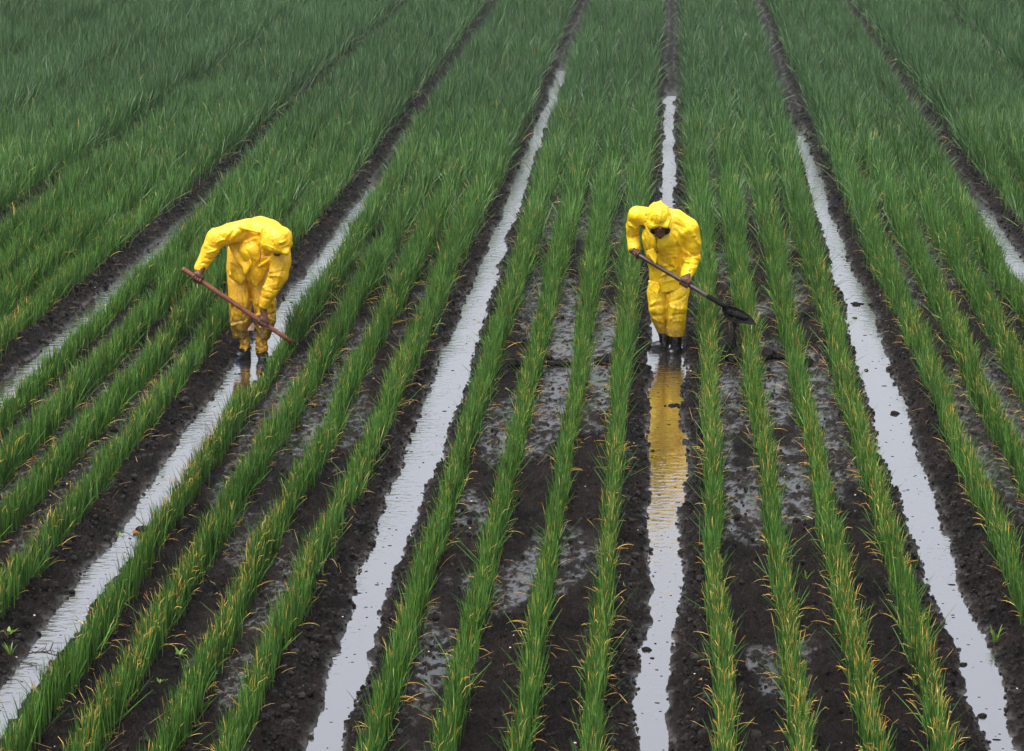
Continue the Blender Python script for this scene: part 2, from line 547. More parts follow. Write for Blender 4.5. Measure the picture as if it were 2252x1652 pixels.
def leaves(base, az, tilt, curl, L, W, c0, ctip, tipstart, kink, seg, sides, twist):
    """one sheet/tube per leaf; returns verts, quads, colours"""
    n = len(base)
    t = np.linspace(0, 1, seg + 1)
    ang = tilt[:, None] + curl[:, None] * t[None, :] ** 1.6 + kink[:, None] * sstep(tipstart[:, None], tipstart[:, None] + 0.22, t[None, :])
    am = 0.5 * (ang[:, 1:] + ang[:, :-1])
    dl = (L / seg)[:, None]
    r = np.concatenate([np.zeros((n, 1)), np.cumsum(np.sin(am) * dl, 1)], 1)
    z = np.concatenate([np.zeros((n, 1)), np.cumsum(np.cos(am) * dl, 1)], 1)
    ca, sa = np.cos(az)[:, None], np.sin(az)[:, None]
    P = np.stack([base[:, 0:1] + r * ca, base[:, 1:2] + r * sa, np.maximum(base[:, 2:3] + z, base[:, 2:3] * 0 + base[:, 2:3] - 0.02)], -1)
    wprof = (1 - 0.80 * t ** 3.5)[None, :] * W[:, None] * 0.5
    sv = np.stack([-sa + 0 * r, ca + 0 * r, 0 * r], -1)
    nv = np.stack([np.cos(ang) * ca, np.cos(ang) * sa, -np.sin(ang)], -1)
    tw = twist[:, None]
    A = sv * np.cos(tw)[..., None] + nv * np.sin(tw)[..., None]
    B = -sv * np.sin(tw)[..., None] + nv * np.cos(tw)[..., None]
    if sides == 2:
        ring = np.stack([P - A * wprof[..., None], P + A * wprof[..., None]], 2)
    else:
        rr = []
        for k in range(3):
            a = 2 * math.pi * k / 3
            rr.append(P + (A * math.cos(a) + B * math.sin(a)) * wprof[..., None])
        ring = np.stack(rr, 2)
    m = ring.shape[2]
    V = ring.reshape(-1, 3)
    idx = np.arange(n * (seg + 1) * m).reshape(n, seg + 1, m)
    qs = []
    for k in range(m if m > 2 else 1):
        k2 = (k + 1) % m
        qs.append(np.stack([idx[:, :-1, k], idx[:, :-1, k2], idx[:, 1:, k2], idx[:, 1:, k]], -1).reshape(-1, 4))
    f = sstep(tipstart[:, None], tipstart[:, None] + 0.08, t[None, :])[..., None]
    C = c0[:, None, :] * (1 - f) + ctip[:, None, :] * f
    # paler sheath at the foot
    fs = (sstep(0.18, 0.0, t))[None, :, None] * 0.35
    C = C * (1 - fs) + np.array([0.16, 0.22, 0.09]) * fs
    C = np.repeat(C[:, :, None, :], m, 2).reshape(-1, 3)
    return V, np.concatenate(qs), C


def row_geometry(x0, y0, y1, seed, grow=1.0, side=0):
    """every leaf of one planted row; side -1/+1 marks the row on a ditch edge"""
    r = np.random.default_rng(seed)
    Vs, Qs, Cs, off = [], [], [], 0
    bands = [(y0, 16.0, 7, 3), (16.0, 24.0, 5, 3), (24.0, 34.0, 4, 2), (34.0, 66.0, 3, 2)]
    for a, b, seg, sides in bands:
        a, b = max(a, y0), min(b, y1)
        if b <= a: continue
        ym = 0.5 * (a + b)
        dens = np.interp(ym, [11, 14, 20, 29, 40, 60], [620, 620, 610, 580, 520, 400])
        n = int((b - a) * dens)
        y = r.uniform(a, b, n)
        # plants stand every 7-9 cm
        ci = np.floor(y / 0.085)
        y = (ci + 0.15 + 0.7 * _hash(ci, ci * 0 + seed, 0, 3)) * 0.085 + r.normal(0, 0.024, n)
        gro = sstep(15.0, 33, y)
        vig = 0.80 + 0.40 * fbm2(np.full(n, x0 * 1.7), y * 0.9, 3, 301)
        vig = vig * (0.94 + 0.12 * vn2(np.full(n, x0 * 9.1), y * 4.0, 305))
        keep = r.random(n) < np.clip((vig - 0.72) * 3.6, 0.35, 1)
        y, gro, vig = y[keep], gro[keep], vig[keep]
        n = len(y)
        x = x0 + 0.05 * (vn2(np.full(n, x0 * 3.3), y * 0.5, 311) - 0.5) + 0.035 * (vn2(np.full(n, x0 * 7.3), y * 2.6, 313) - 0.5) + r.normal(0, 0.020 + 0.042 * gro, n)
        L = (0.228 + 0.165 * gro) * grow * vig * r.normal(1.0, 0.17, n).clip(0.45, 1.5)
        if abs(x0 + 3.25) < 0.1:
            L = L * (1 - 0.42 * np.exp(-((y - 18.1) / 1.0) ** 4))      # trodden by the bent worker
        for xr, fac, ya, yb in ((-5.05, 0.76, 13, 25), (-5.75, 0.76, 13, 25), (-3.25, 0.84, 19, 28), (-3.95, 0.84, 19, 28), (3.95, 0.75, 20, 27), (3.25, 0.8, 20, 27)):
            if abs(x0 - xr) < 0.1:                     # weaker growth along the wetter ditches
                L = L * (1 - (1 - fac) * sstep(ya, ya + 3, y) * sstep(yb + 3, yb, y))
        az = r.uniform(0, 2 * math.pi, n)
        tilt = np.abs(r.normal(0.02, 0.105 + 0.16 * gro, n))
        curl = np.abs(r.normal(0.04, 0.13 + 0.16 * gro, n))
        long_out = r.random(n) < 0.05 + 0.06 * gro
        tilt = np.where(long_out, tilt + r.uniform(0.3, 0.7, n), tilt)
        W = r.normal(1.0, 0.18, n).clip(0.5, 1.5) * np.interp(ym, [11, 20, 30, 45, 60], [0.0056, 0.0060, 0.0062, 0.0062, 0.0072])
        m1 = r.random((n, 1))
        near = GREEN_A * (1 - m1) + GREEN_B * m1
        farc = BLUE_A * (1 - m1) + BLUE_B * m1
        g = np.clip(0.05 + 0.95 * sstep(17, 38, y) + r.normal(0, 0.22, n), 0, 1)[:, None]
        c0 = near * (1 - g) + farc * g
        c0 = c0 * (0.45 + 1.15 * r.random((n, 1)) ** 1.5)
        c0 = c0 * (0.70 + 0.60 * fbm2(x * 0.6, y * 0.35, 4, 333, 0.6))[:, None]
        patch = fbm2(np.full(n, x0 * 2.1), y * 0.55, 3, 341)
        ptip = (np.interp(y, [11, 16, 22, 32, 50], [0.17, 0.125, 0.045, 0.008, 0.0]) * (0.45 + 1.3 * sstep(0.32, 0.68, patch)))
        dt = r.random(n) < ptip
        md = r.random((n, 1))
        ctip = DRY_A * (1 - md) + DRY_B * md
        ts = np.where(dt, r.uniform(0.72, 0.92, n), 1.2)
        kink = np.where(dt & (r.random(n) < 0.45), r.uniform(0.4, 1.9, n), 0.0)
        dry = r.random(n) < np.interp(y, [11, 18, 26, 36, 60], [0.034, 0.032, 0.014, 0.002, 0.0])
        tilt = np.where(dry, r.uniform(0.5, 1.15, n), tilt)
        curl = np.where(dry, r.uniform(0.5, 1.3, n), curl)
        L = np.where(dry, L * r.uniform(0.30, 0.70, n), L)
        W = np.where(dry, W * 0.62, W)
        az = np.where(dry, np.where(r.random(n) < 0.5, 0, math.pi) + r.normal(0, 0.7, n), az)
        ts = np.where(dry, r.uniform(-0.2, 0.45, n), ts)
        z = ground_h(x, y) - 0.012
        base = np.stack([x, y, z], -1)
        tw = r.uniform(-0.6, 0.6, n) if sides == 3 else r.uniform(-0.9, 0.9, n)
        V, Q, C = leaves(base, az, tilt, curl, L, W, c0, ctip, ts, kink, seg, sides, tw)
        floor = np.minimum(V[:, 2], 9)
        low = V[:, 2] < 0.004
        V[:, 2] = np.where(low, 0.004, V[:, 2])
        Vs.append(V); Qs.append(Q + off); Cs.append(C); off += len(V)
    return np.concatenate(Vs), np.concatenate(Qs), np.concatenate(Cs)


def y_span(x):
    """the stretch of a row the photograph's surroundings can see"""
    ya = 10.0
    if x < 0: ya = max(ya, -x / 0.385)
    else: ya = max(ya, x / 0.275)
    return ya - 0.4, 60.0


DITCH = {-3: 'the first ditch left of the bent worker', -2: "the bent worker's ditch", -1: 'the ditch between the two workers',
         0: "the shovel worker's ditch", 1: 'the long ditch right of the shovel', 2: 'the short wet ditch at the right edge',
         }
ORD = ['onion row lining the right bank of {a}', 'second onion row to the right of {a}',
       'second onion row to the left of {b}', 'onion row lining the left bank of {b}']
BEDS = {-8: 'thick onion bed filling the very top left corner', -7: 'thick onion bed second from the top left corner along the top edge',
        -6: 'thick onion bed third from the top left corner along the top edge', -5: 'thick onion bed fourth from the top left corner along the top edge',
        -4: 'thick merged onion bed just left of the leftmost ditch with water', 2: 'onion bed between the short wet ditch and the dry furrow on the right',
        3: 'onion bed between the two dry furrows at the top right', 4: 'corner sliver of onion bed at the far top right'}
for b in range(-8, 5):
    merged = b <= -4 or b >= 2
    parts = []
    for k, fr in enumerate(ROWS_AT):
        x = (b + fr) * S
        y0, y1 = y_span(x)
        if y1 - y0 < 2: continue
        grow = 1.0 + (0.06 if b <= -4 or b >= 2 else 0.0)
        parts.append((k, row_geometry(x, y0, y1, 1000 + b * 10 + k, grow)))
    if not parts: continue
    if merged:
        off, V, Q, C = 0, [], [], []
        for k, (v, q, c) in parts:
            V.append(v); Q.append(q + off); C.append(c); off += len(v)
        lab = BEDS[b]
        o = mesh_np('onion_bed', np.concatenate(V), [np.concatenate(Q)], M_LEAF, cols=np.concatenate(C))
        tag(o, lab, 'onion bed', 'closed beds of onions')
    else:
        for k, (v, q, c) in parts:
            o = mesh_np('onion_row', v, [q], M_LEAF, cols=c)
            tag(o, ORD[k].format(a=DITCH[b], b=DITCH[b + 1]), 'onion row', 'rows of onion plants')

# ------------------------------------------------------------------ solid modelling for figures: a smooth blended field, skinned to one mesh
class Field:
    def __init__(self, lo, hi, res):
        self.lo, self.res = np.array(lo, float), res
        self.n = np.ceil((np.array(hi) - self.lo) / res).astype(int) + 1
        self.f = np.full(self.n, 0.25, np.float32)

    def _box(self, lo, hi):
        a = np.clip(np.floor((np.array(lo) - self.lo) / self.res).astype(int), 0, self.n - 1)
        b = np.clip(np.ceil((np.array(hi) - self.lo) / self.res).astype(int) + 1, 1, self.n)
        ax = [self.lo[i] + np.arange(a[i], b[i]) * self.res for i in range(3)]
        P = np.stack(np.meshgrid(*ax, indexing='ij'), -1)
        return (slice(a[0], b[0]), slice(a[1], b[1]), slice(a[2], b[2])), P

    def _put(self, lo, hi, k, fn, sub=False):
        if not sub: k = k * 0.45
        sl, P = self._box(np.array(lo) - 0.03 - 2 * k, np.array(hi) + 0.03 + 2 * k)
        d = fn(P).astype(np.float32)
        old = self.f[sl]
        if sub:
            d = -d
            h = np.clip(0.5 - 0.5 * (old - d) / max(k, 1e-5), 0, 1)
            self.f[sl] = old * (1 - h) + d * h + k * h * (1 - h)
        else:
            h = np.clip(0.5 + 0.5 * (old - d) / max(k, 1e-5), 0, 1)
            self.f[sl] = old * (1 - h) + d * h - k * h * (1 - h)

    def limb(self, a, b, ra, rb, k=0.02, sub=False, flat=None, fs=1.0):
        """tapered capsule; flat/fs widen (fs > 1) the section along the direction flat"""
        a, b = np.array(a, float), np.array(b, float)
        R = max(ra, rb) * max(fs, 1)
        lo, hi = np.minimum(a, b) - R, np.maximum(a, b) + R

        def fn(P):
            ab = b - a
            t = np.clip(((P - a) @ ab) / max(ab @ ab, 1e-9), 0, 1)
            o = P - (a + t[..., None] * ab)
            if flat is not None:
                u = np.array(flat, float); u = u / np.linalg.norm(u)
                c = o @ u
                o = o - (c * (1 - 1 / fs))[..., None] * u
            return np.sqrt((o * o).sum(-1)) - (ra + (rb - ra) * t)
        self._put(lo, hi, k, fn, sub)

    def chain(self, pts, rads, k=0.02, **kw):
        for i in range(len(pts) - 1):
            self.limb(pts[i], pts[i + 1], rads[i], rads[i + 1], k, **kw)

    def ell(self, c, r, k=0.02, sub=False, rot=None):
        c, r = np.array(c, float), np.array(r, float)
        R = r.max()

        def fn(P):
            q = P - c
            if rot is not None: q = q @ rot
            return (np.sqrt(((q / r) ** 2).sum(-1)) - 1) * r.min()
        self._put(c - R, c + R, k, fn, sub)

    def carve(self, fn, lo, hi, k=0.004):
        self._put(lo, hi, k, fn, True)

    def crumple(self, amp, scales, seed, where=None, rot=None):
        """creases of stiff waterproof cloth"""
        m = np.abs(self.f) < 0.04
        ii = np.argwhere(m)
        P = self.lo + ii * self.res
        q = P if rot is None else P @ rot
        w = q + 0.05 * (np.stack([vn3(q * 6, seed + 1), vn3(q * 6 + 9, seed + 2), vn3(q * 6 + 23, seed + 3)], -1) - 0.5) * 2
        d = 0
        for s_, a_ in scales:
            n_ = vn3(w / np.array(s_), seed + int(1000 * s_[0]))
            d = d - a_ * (1.3 * (1 - np.abs(2 * n_ - 1)) ** 2 - 0.70)
        if where is not None: d = d * where(P)
        self.f[m] += (amp * d).astype(np.float32)

    def folds(self, P0, x0, y0, lines):
        """crisp drag folds on the side of the cloth seen in the photograph: (x1, y1, x2, y2, rise in mm, width)"""
        dl = math.atan(CAM_H / math.hypot(P0[0], P0[1]))
        m = np.abs(self.f) < 0.03
        ii = np.argwhere(m)
        P = self.lo + ii * self.res
        e = 1e-3
        # front faces only: the field grows towards the lens
        fy = np.zeros(len(ii))
        j = np.clip(ii[:, 1] - 2, 0, None)
        fy = self.f[ii[:, 0], j, ii[:, 2]] - self.f[tuple(ii.T)]
        front = np.clip(fy / (1.2 * self.res), 0, 1)
        px = x0 + 1092 * P[:, 0]
        py = y0 - 1092 * (P[:, 2] * math.cos(dl) + P[:, 1] * math.sin(dl))
        add = np.zeros(len(ii))
        for x1, y1, x2, y2, amp, w in lines:
            dx, dy = x2 - x1, y2 - y1
            L2 = dx * dx + dy * dy
            t = ((px - x1) * dx + (py - y1) * dy) / L2
            bow = 0.06 * math.sqrt(L2) * np.sin(np.clip(t, 0, 1) * math.pi) * (1 if (x1 + y2) % 2 else -1)
            d = np.abs(((px - x1) * dy - (py - y1) * dx) / math.sqrt(L2) + bow)
            end = np.clip(np.minimum(t, 1 - t) * 5 + 0.25, 0, 1)
            add -= amp * 0.001 * np.clip(1 - d / w, 0, 1) ** 1.3 * end * ((t > -0.05) & (t < 1.05))
        self.f[m] += (add * front).astype(np.float32)

    def skin(self):
        f = self.f
        s = f < 0
        c = [s[i:f.shape[0] - 1 + i, j:f.shape[1] - 1 + j, k:f.shape[2] - 1 + k] for i in (0, 1) for j in (0, 1) for k in (0, 1)]
        cnt = sum(x.astype(np.int8) for x in c)
        cells = np.argwhere((cnt > 0) & (cnt < 8))
        idm = -np.ones(np.array(f.shape) - 1, np.int64)
        idm[tuple(cells.T)] = np.arange(len(cells))
        acc = np.zeros((len(cells), 3)); num = np.zeros(len(cells))
        corners = [(i, j, k) for i in (0, 1) for j in (0, 1) for k in (0, 1)]
        for a in range(8):
            for b in range(a + 1, 8):
                ca, cb = np.array(corners[a]), np.array(corners[b])
                if np.abs(ca - cb).sum() != 1: continue
                fa = f[tuple((cells + ca).T)]; fb = f[tuple((cells + cb).T)]
                x = (fa < 0) != (fb < 0)
                t = np.where(x, fa / np.where(x, fa - fb, 1), 0)
                acc += np.where(x[:, None], ca + t[:, None] * (cb - ca), 0)
                num += x
        V = self.lo + (cells + acc / num[:, None]) * self.res
        Q = []
        for ax in range(3):
            a0 = [slice(None)] * 3; a1 = [slice(None)] * 3
            a0[ax] = slice(0, -1); a1[ax] = slice(1, None)
            s0, s1 = s[tuple(a0)], s[tuple(a1)]
            for rev in (False, True):
                e = np.argwhere((s0 & ~s1) if not rev else (~s0 & s1))
                u, v = [(1, 2), (2, 0), (0, 1)][ax]
                ok = (e[:, u] > 0) & (e[:, v] > 0) & (e[:, u] < f.shape[u] - 1) & (e[:, v] < f.shape[v] - 1)
                e = e[ok]
                du = np.zeros(3, int); du[u] = 1
                dv = np.zeros(3, int); dv[v] = 1
                q = np.stack([idm[tuple((e - du - dv).T)], idm[tuple((e - dv).T)], idm[tuple(e.T)], idm[tuple((e - du).T)]], -1)
                if rev: q = q[:, ::-1]
                Q.append(q)
        Q = np.concatenate(Q)
        return V, Q[(Q >= 0).all(1)]


def tube(pts, rads, n=10, cap=True):
    """plain round tube through points"""
    pts = [np.array(p, float) for p in pts]
    V, Q, T = [], [], []
    up = np.array([0.13, 0.31, 0.94])
    for i, p in enumerate(pts):
        d = pts[min(i + 1, len(pts) - 1)] - pts[max(i - 1, 0)]
        d = d / np.linalg.norm(d)
        a = np.cross(d, up); a /= np.linalg.norm(a)
        b = np.cross(d, a)
        for k in range(n):
            t = 2 * math.pi * k / n
            V.append(p + rads[i] * (a * math.cos(t) + b * math.sin(t)))
    for i in range(len(pts) - 1):
        for k in range(n):
            Q.append([i * n + k, (i + 1) * n + k, (i + 1) * n + (k + 1) % n, i * n + (k + 1) % n])
    if cap:
        for i in (0, len(pts) - 1):
            V.append(pts[i]); c = len(V) - 1
            for k in range(n):
                a, b = i * n + k, i * n + (k + 1) % n
                T.append([a, b, c] if i == 0 else [b, a, c])
    return np.array(V), np.array(Q), np.array(T) if T else None


def sheet(poly, thick=0.006, nrm=(0, -1, 0), puff=0.0, seed=0):
    """a hanging flap of cloth: 3-D outline, its own thickness, gently buckled"""
    poly = np.array(poly, float)
    c = poly.mean(0)
    nrm = np.array(nrm, float); nrm /= np.linalg.norm(nrm)
    # densify the outline, then rings towards the middle
    out = []
    for i in range(len(poly)):
        for t in np.linspace(0, 1, 7)[:-1]:
            out.append(poly[i] * (1 - t) + poly[(i + 1) % len(poly)] * t)
    out = np.array(out); m = len(out)
    rings = [c + (out - c) * s_ for s_ in (1.0, 0.8, 0.55, 0.3)]
    front = np.concatenate(rings + [c[None]])
    wob = puff * (np.sin(front[:, 0] * 45 + seed) * np.cos(front[:, 2] * 38 + seed * 2))
    dist = np.concatenate([np.full(m, 1 - s_) for s_ in (1.0, 0.8, 0.55, 0.3)] + [[1.0]])
    front = front + nrm * (wob)[:, None]
    back = front - nrm * thick
    nf = len(front)
    V = np.concatenate([front, back])
    Q, T = [], []
    for rg in range(3):
        for k in range(m):
            a, b = rg * m + k, rg * m + (k + 1) % m
            Q.append([a, b, b + m, a + m]); Q.append([nf + a, nf + a + m, nf + b + m, nf + b])
    for k in range(m):
        a, b = 3 * m + k, 3 * m + (k + 1) % m
        T.append([a, b, nf - 1]); T.append([nf + b, nf + a, 2 * nf - 1])
        a, b = k, (k + 1) % m
        Q.append([b, a, nf + a, nf + b])
    return V, np.array(Q), np.array(T)


def join(parts):
    V, Q, T, off = [], [], [], 0
    for p in parts:
        v, q = p[0], p[1]
        V.append(v); Q.append(np.asarray(q) + off)
        if len(p) > 2 and p[2] is not None: T.append(np.asarray(p[2]) + off)
        off += len(v)
    fl = [np.concatenate(Q)]
    if T: fl.append(np.concatenate(T))
    return np.concatenate(V), fl


def put(name, parts, mat, parent, smooth=True):
    V, fl = join(parts)
    return mesh_np(name, V, fl, mat, parent, smooth)


def fist(F, c, shaft, back, size=1.0, thumb_dir=1):
    """a hand closed round a shaft: palm slab on the side 'back', four bent fingers and a thumb"""
    c = np.array(c, float)
    s = np.array(shaft, float); s /= np.linalg.norm(s)
    b = np.array(back, float); b = b - (b @ s) * s; b /= np.linalg.norm(b)
    w = np.cross(s, b)
    z = size
    F.limb(c + b * 0.030 * z - s * 0.024 * z, c + b * 0.030 * z + s * 0.024 * z, 0.019 * z, 0.018 * z, 0.008, flat=w, fs=1.5)
    lens = [0.92, 1.06, 1.0, 0.80]
    for i in range(4):
        o = c + s * (i - 1.5) * 0.0195 * z * thumb_dir
        R = 0.027 * z
        pts = []
        for a in np.radians([35, 85, 140, 185]) * lens[i]:
            pts.append(o + R * (b * math.cos(a) + w * math.sin(a)))
        F.chain(pts, [0.0100 * z, 0.0098 * z, 0.0090 * z, 0.0078 * z], 0.003)
    o = c - s * 0.036 * z * thumb_dir
    pts = [o + b * 0.026 * z - w * 0.016 * z, o - w * 0.031 * z + b * 0.004 * z, c - s * 0.024 * z * thumb_dir - w * 0.020 * z - b * 0.022 * z, c - s * 0.006 * z * thumb_dir - b * 0.030 * z]
    F.chain(pts, [0.013 * z, 0.0115 * z, 0.0105 * z, 0.0085 * z], 0.004)
    return c + b * 0.034 * z


def boot_parts(ankle, heel, toe, shaft_top, r_shaft, mat, parent, name='boot', extra=None):
    lo = np.min([ankle, heel, toe, shaft_top], 0) - 0.12
    hi = np.max([ankle, heel, toe, shaft_top], 0) + 0.12
    F = Field(lo, hi, 0.006)
    ankle, heel, toe, top = map(lambda p: np.array(p, float), (ankle, heel, toe, shaft_top))
    F.limb(top, ankle, r_shaft, r_shaft * 0.86, 0.02)
    d = toe - heel; L = np.linalg.norm(d); d = d / L
    side = np.cross(d, [0, 0, 1.0])
    F.limb(ankle, heel + d * 0.03 + [0, 0, 0.035], r_shaft * 0.86, 0.043, 0.03)
    F.chain([heel + d * 0.035 + [0, 0, 0.035], heel + d * L * 0.5 + [0, 0, 0.036], toe - d * 0.04 + [0, 0, 0.030]], [0.038, 0.036, 0.036], 0.02, flat=side, fs=1.18)
    F.limb(ankle + [0, 0, -0.01], heel + d * L * 0.62 + [0, 0, 0.035], r_shaft * 0.7, 0.03, 0.03)
    F.chain([heel + d * 0.02 + [0, 0, 0.006], toe - d * 0.03 + [0, 0, 0.006]], [0.030, 0.032], 0.006, flat=side, fs=1.35)
    F.crumple(0.004, [((0.09, 0.09, 0.03), 1.0)], 55)
    return put(name, [F.skin()], mat, parent)


def face_to(P, x0, y0, x, y, Y):
    """photo-read joint -> metres beside the figure's feet (X right, Y away from the lens, Z up)"""
    d = math.atan(CAM_H / math.hypot(P[0], P[1]))
    return np.array([(x - x0) / 1092.0, Y, ((y0 - y) / 1092.0 - Y * math.sin(d)) / math.cos(d)])


# ------------------------------------------------------------------ worker lifting mud with a shovel
P2 = (0.065, 19.63)
def build_shovel_worker():
    q = lambda x, y, Y: face_to(P2, 640, 1540, x, y, Y)
    loc, rz = (P2[0], P2[1], 0.0), math.atan2(-P2[0], P2[1])
    # the shaft
    s0, s1 = q(222, 580, -0.13), q(1108, 1096, -0.44)
    sd = (s1 - s0) / np.linalg.norm(s1 - s0)
    on = lambda x: s0 + sd * ((x - 222) / 886.0 * np.linalg.norm(s1 - s0))
    h_r, h_l = on(268), on(742)
    # --- body
    F = Field((-0.52, -0.62, -0.03), (0.40, 0.36, 1.48), 0.0055)
    hipr, hipl = q(540, 800, 0.06), q(675, 800, 0.06)
    kr, kl = q(488, 1130, 0.02), q(660, 1110, -0.07)
    ar, al = q(552, 1430, 0.12), q(668, 1440, 0.04)
    pel, chest, neck = q(600, 780, 0.06), q(535, 440, -0.12), q(490, 330, -0.20)
    head = q(482, 312, -0.30)
    shr, shl = q(285, 270, -0.10), q(745, 360, -0.12)
    er, el = q(236, 440, 0.02), q(805, 640, -0.04)
    F.chain([pel, chest, neck], [0.095, 0.095, 0.05], 0.04, flat=(1, 0, 0), fs=1.15)
    for h, k, a in ((hipr, kr, ar), (hipl, kl, al)):
        F.chain([h, k, a], [0.07, 0.05, 0.034], 0.02)
    F.limb(neck, head, 0.05, 0.05, 0.02)
    for sh, e in ((shr, er), (shl, el)):
        F.limb(chest + (sh - chest) * 0.6, sh, 0.055, 0.045, 0.03)
        F.limb(sh, e, 0.044, 0.034)
    wr = fist(F, h_r, sd, q(285, 545, 0.05) - h_r, 1.0, -1)
    wl = fist(F, h_l, sd, np.array([0.25, -0.55, 0.75]), 1.12, 1)
    F.limb(er, wr, 0.032, 0.027); F.limb(el, wl, 0.034, 0.028)
    # head bowed: skull, jaw, nose, ears
    F.ell(head, (0.066, 0.078, 0.080), 0.01)
    jaw = q(500, 432, -0.33)
    F.limb(head + [0.004, -0.03, -0.03], jaw, 0.062, 0.040, 0.02)
    F.limb(q(500, 372, -0.37), q(502, 392, -0.385), 0.011, 0.014, 0.008)
    for sx in (-1, 1):
        F.ell(head + [sx * 0.066, 0.0, -0.01], (0.012, 0.022, 0.032), 0.006)
        F.ell(q(500 + sx * 28, 366, -0.365), (0.013, 0.008, 0.008), 0.004, sub=True)
    F.limb(q(484, 412, -0.383), q(515, 412, -0.383), 0.006, 0.006, 0.004)
    V, Qd = F.skin()
    body = mesh_np('person', V, [Qd], M_SKIN)
    body.location = loc
    body.rotation_euler = (0, 0, rz)
    tag(body, 'person in yellow hooded raincoat and black boots lifting mud on a shovel', 'person', 'farm workers in yellow rainwear')
    # chin hair, spread wide in black to stand in for shade in the hood
    F = Field(jaw - 0.11, jaw + 0.11, 0.005)
    F.limb(jaw + [-0.050, 0.025, 0.022], jaw + [0.050, 0.025, 0.022], 0.036, 0.036, 0.01)
    F.limb(jaw + [0, -0.006, 0], jaw + [0.0, -0.01, -0.02], 0.036, 0.022, 0.02)
    F.crumple(0.004, [((0.02, 0.02, 0.02), 1.0)], 5)
    put('beard_and_shade', [F.skin()], M_BEARD_SHADE, body)
    # --- jacket
    F = Field((-0.50, -0.46, 0.44), (0.34, 0.34, 1.46), 0.0065)
    F.chain([q(592, 960, 0.03), q(586, 780, 0.03), q(566, 620, -0.01)], [0.140, 0.135, 0.135], 0.05, flat=(1, 0, 0), fs=1.26)
    F.chain([q(566, 620, -0.01), q(535, 440, -0.10)], [0.135, 0.145], 0.05, flat=(1, 0, 0.1), fs=1.32)
    F.chain([q(285, 255, -0.10), q(470, 275, -0.08), q(640, 300, -0.09), q(755, 355, -0.11)], [0.078, 0.090, 0.098, 0.088], 0.04)
    F.limb(q(500, 300, -0.10), q(520, 450, -0.16), 0.13, 0.13, 0.05)
    F.limb(q(275, 212, -0.03), q(330, 245, -0.05), 0.050, 0.055, 0.02)          # the hood of cloth bunched at the shoulder
    # sleeves
    F.chain([q(275, 250, -0.11), q(238, 360, -0.05), q(240, 450, -0.01), q(256, 560, -0.07)], [0.072, 0.057, 0.052, 0.054], 0.022)
    F.chain([q(765, 370, -0.12), q(798, 500, -0.09), q(798, 640, -0.05)], [0.088, 0.078, 0.076], 0.025)
    F.chain([q(798, 640, -0.05), q(775, 740, -0.15), q(748, 822, -0.26)], [0.076, 0.064, 0.052], 0.025)
    # folds: a ridge from elbow pit, drag lines from neck to armpits, the gathered waist
    for a, b_, r in (((700, 430, -0.20), (835, 510, -0.14), 0.016), ((640, 500, -0.22), (720, 590, -0.12), 0.018), ((600, 330, -0.20), (700, 430, -0.21), 0.012),
                     ((830, 610, -0.12), (880, 655, -0.05), 0.02), ((200, 400, -0.06), (290, 420, -0.08), 0.014),
                     ((520, 590, -0.19), (690, 640, -0.10), 0.02), ((440, 560, -0.21), (500, 720, -0.17), 0.016), ((590, 640, -0.17), (650, 760, -0.13), 0.014),
                     ((520, 820, -0.15), (690, 700, -0.11), 0.014), ((750, 690, -0.20), (850, 700, -0.06), 0.016)):
        F.limb(q(*a) + [0, 0.01, 0], q(*b_) + [0, 0.012, 0], r, r * 0.6, 0.05)
    F.ell(q(500, 432, -0.37), (0.080, 0.11, 0.045), 0.02, sub=True)
    for a, b_, r in (((345, 200, -0.20), (350, 330, -0.27), 0.016), ((600, 230, -0.18), (600, 350, -0.25), 0.016), ((330, 470, -0.20), (372, 600, -0.10), 0.02), ((690, 560, -0.20), (715, 800, -0.10), 0.032), ((560, 560, -0.26), (690, 545, -0.24), 0.014),
                     ((735, 620, -0.19), (890, 600, -0.08), 0.012), ((560, 800, -0.17), (700, 740, -0.13), 0.012),
                     ((470, 470, -0.28), (478, 620, -0.20), 0.009), ((480, 640, -0.20), (506, 900, -0.14), 0.009)):
        F.limb(q(*a), q(*b_), r, r, 0.010, sub=True)
    F.crumple(0.0045, [((0.075, 0.075, 0.18), 1.0), ((0.05, 0.05, 0.07), 0.3)], 11)
    F.folds(P2, 640, 1540, [
        (475, 470, 480, 612, -7, 12), (484, 640, 508, 900, -8, 14), (500, 470, 520, 640, 6, 22), (715, 520, 690, 720, -16, 34), (650, 420, 700, 545, 10, 20),
        (620, 440, 655, 560, -9, 22), (780, 450, 835, 440, 9, 18), (760, 400, 800, 480, -8, 20), (730, 585, 885, 655, 12, 22), (725, 640, 860, 610, -10, 18),
        (720, 690, 865, 705, -11, 18), (730, 720, 840, 745, 9, 18), (700, 780, 800, 770, -9, 16), (830, 460, 872, 525, 12, 20), (190, 300, 270, 370, -9, 18),
        (195, 345, 295, 405, 10, 18), (235, 465, 305, 435, -10, 16), (215, 480, 310, 545, 9, 18), (290, 370, 375, 530, -11, 22), (330, 320, 445, 570, 11, 24),
        (390, 330, 420, 520, -7, 20), (500, 655, 645, 745, -10, 18), (520, 725, 630, 695, 9, 16), (560, 680, 610, 770, -8, 14), (600, 640, 690, 640, 9, 18),
        (490, 850, 625, 800, -9, 14), (520, 880, 760, 850, 7, 22), (600, 235, 830, 345, 6, 14), (610, 330, 740, 380, -7, 22), (560, 560, 660, 545, -8, 18),
        (400, 640, 420, 850, 8, 24), (440, 740, 470, 900, -8, 20), (640, 760, 700, 880, -8, 20), (540, 600, 640, 620, 8, 20)])
    x0 = (508 - 640) / 1092
    zl = q(500, 992, -0.13)[2]
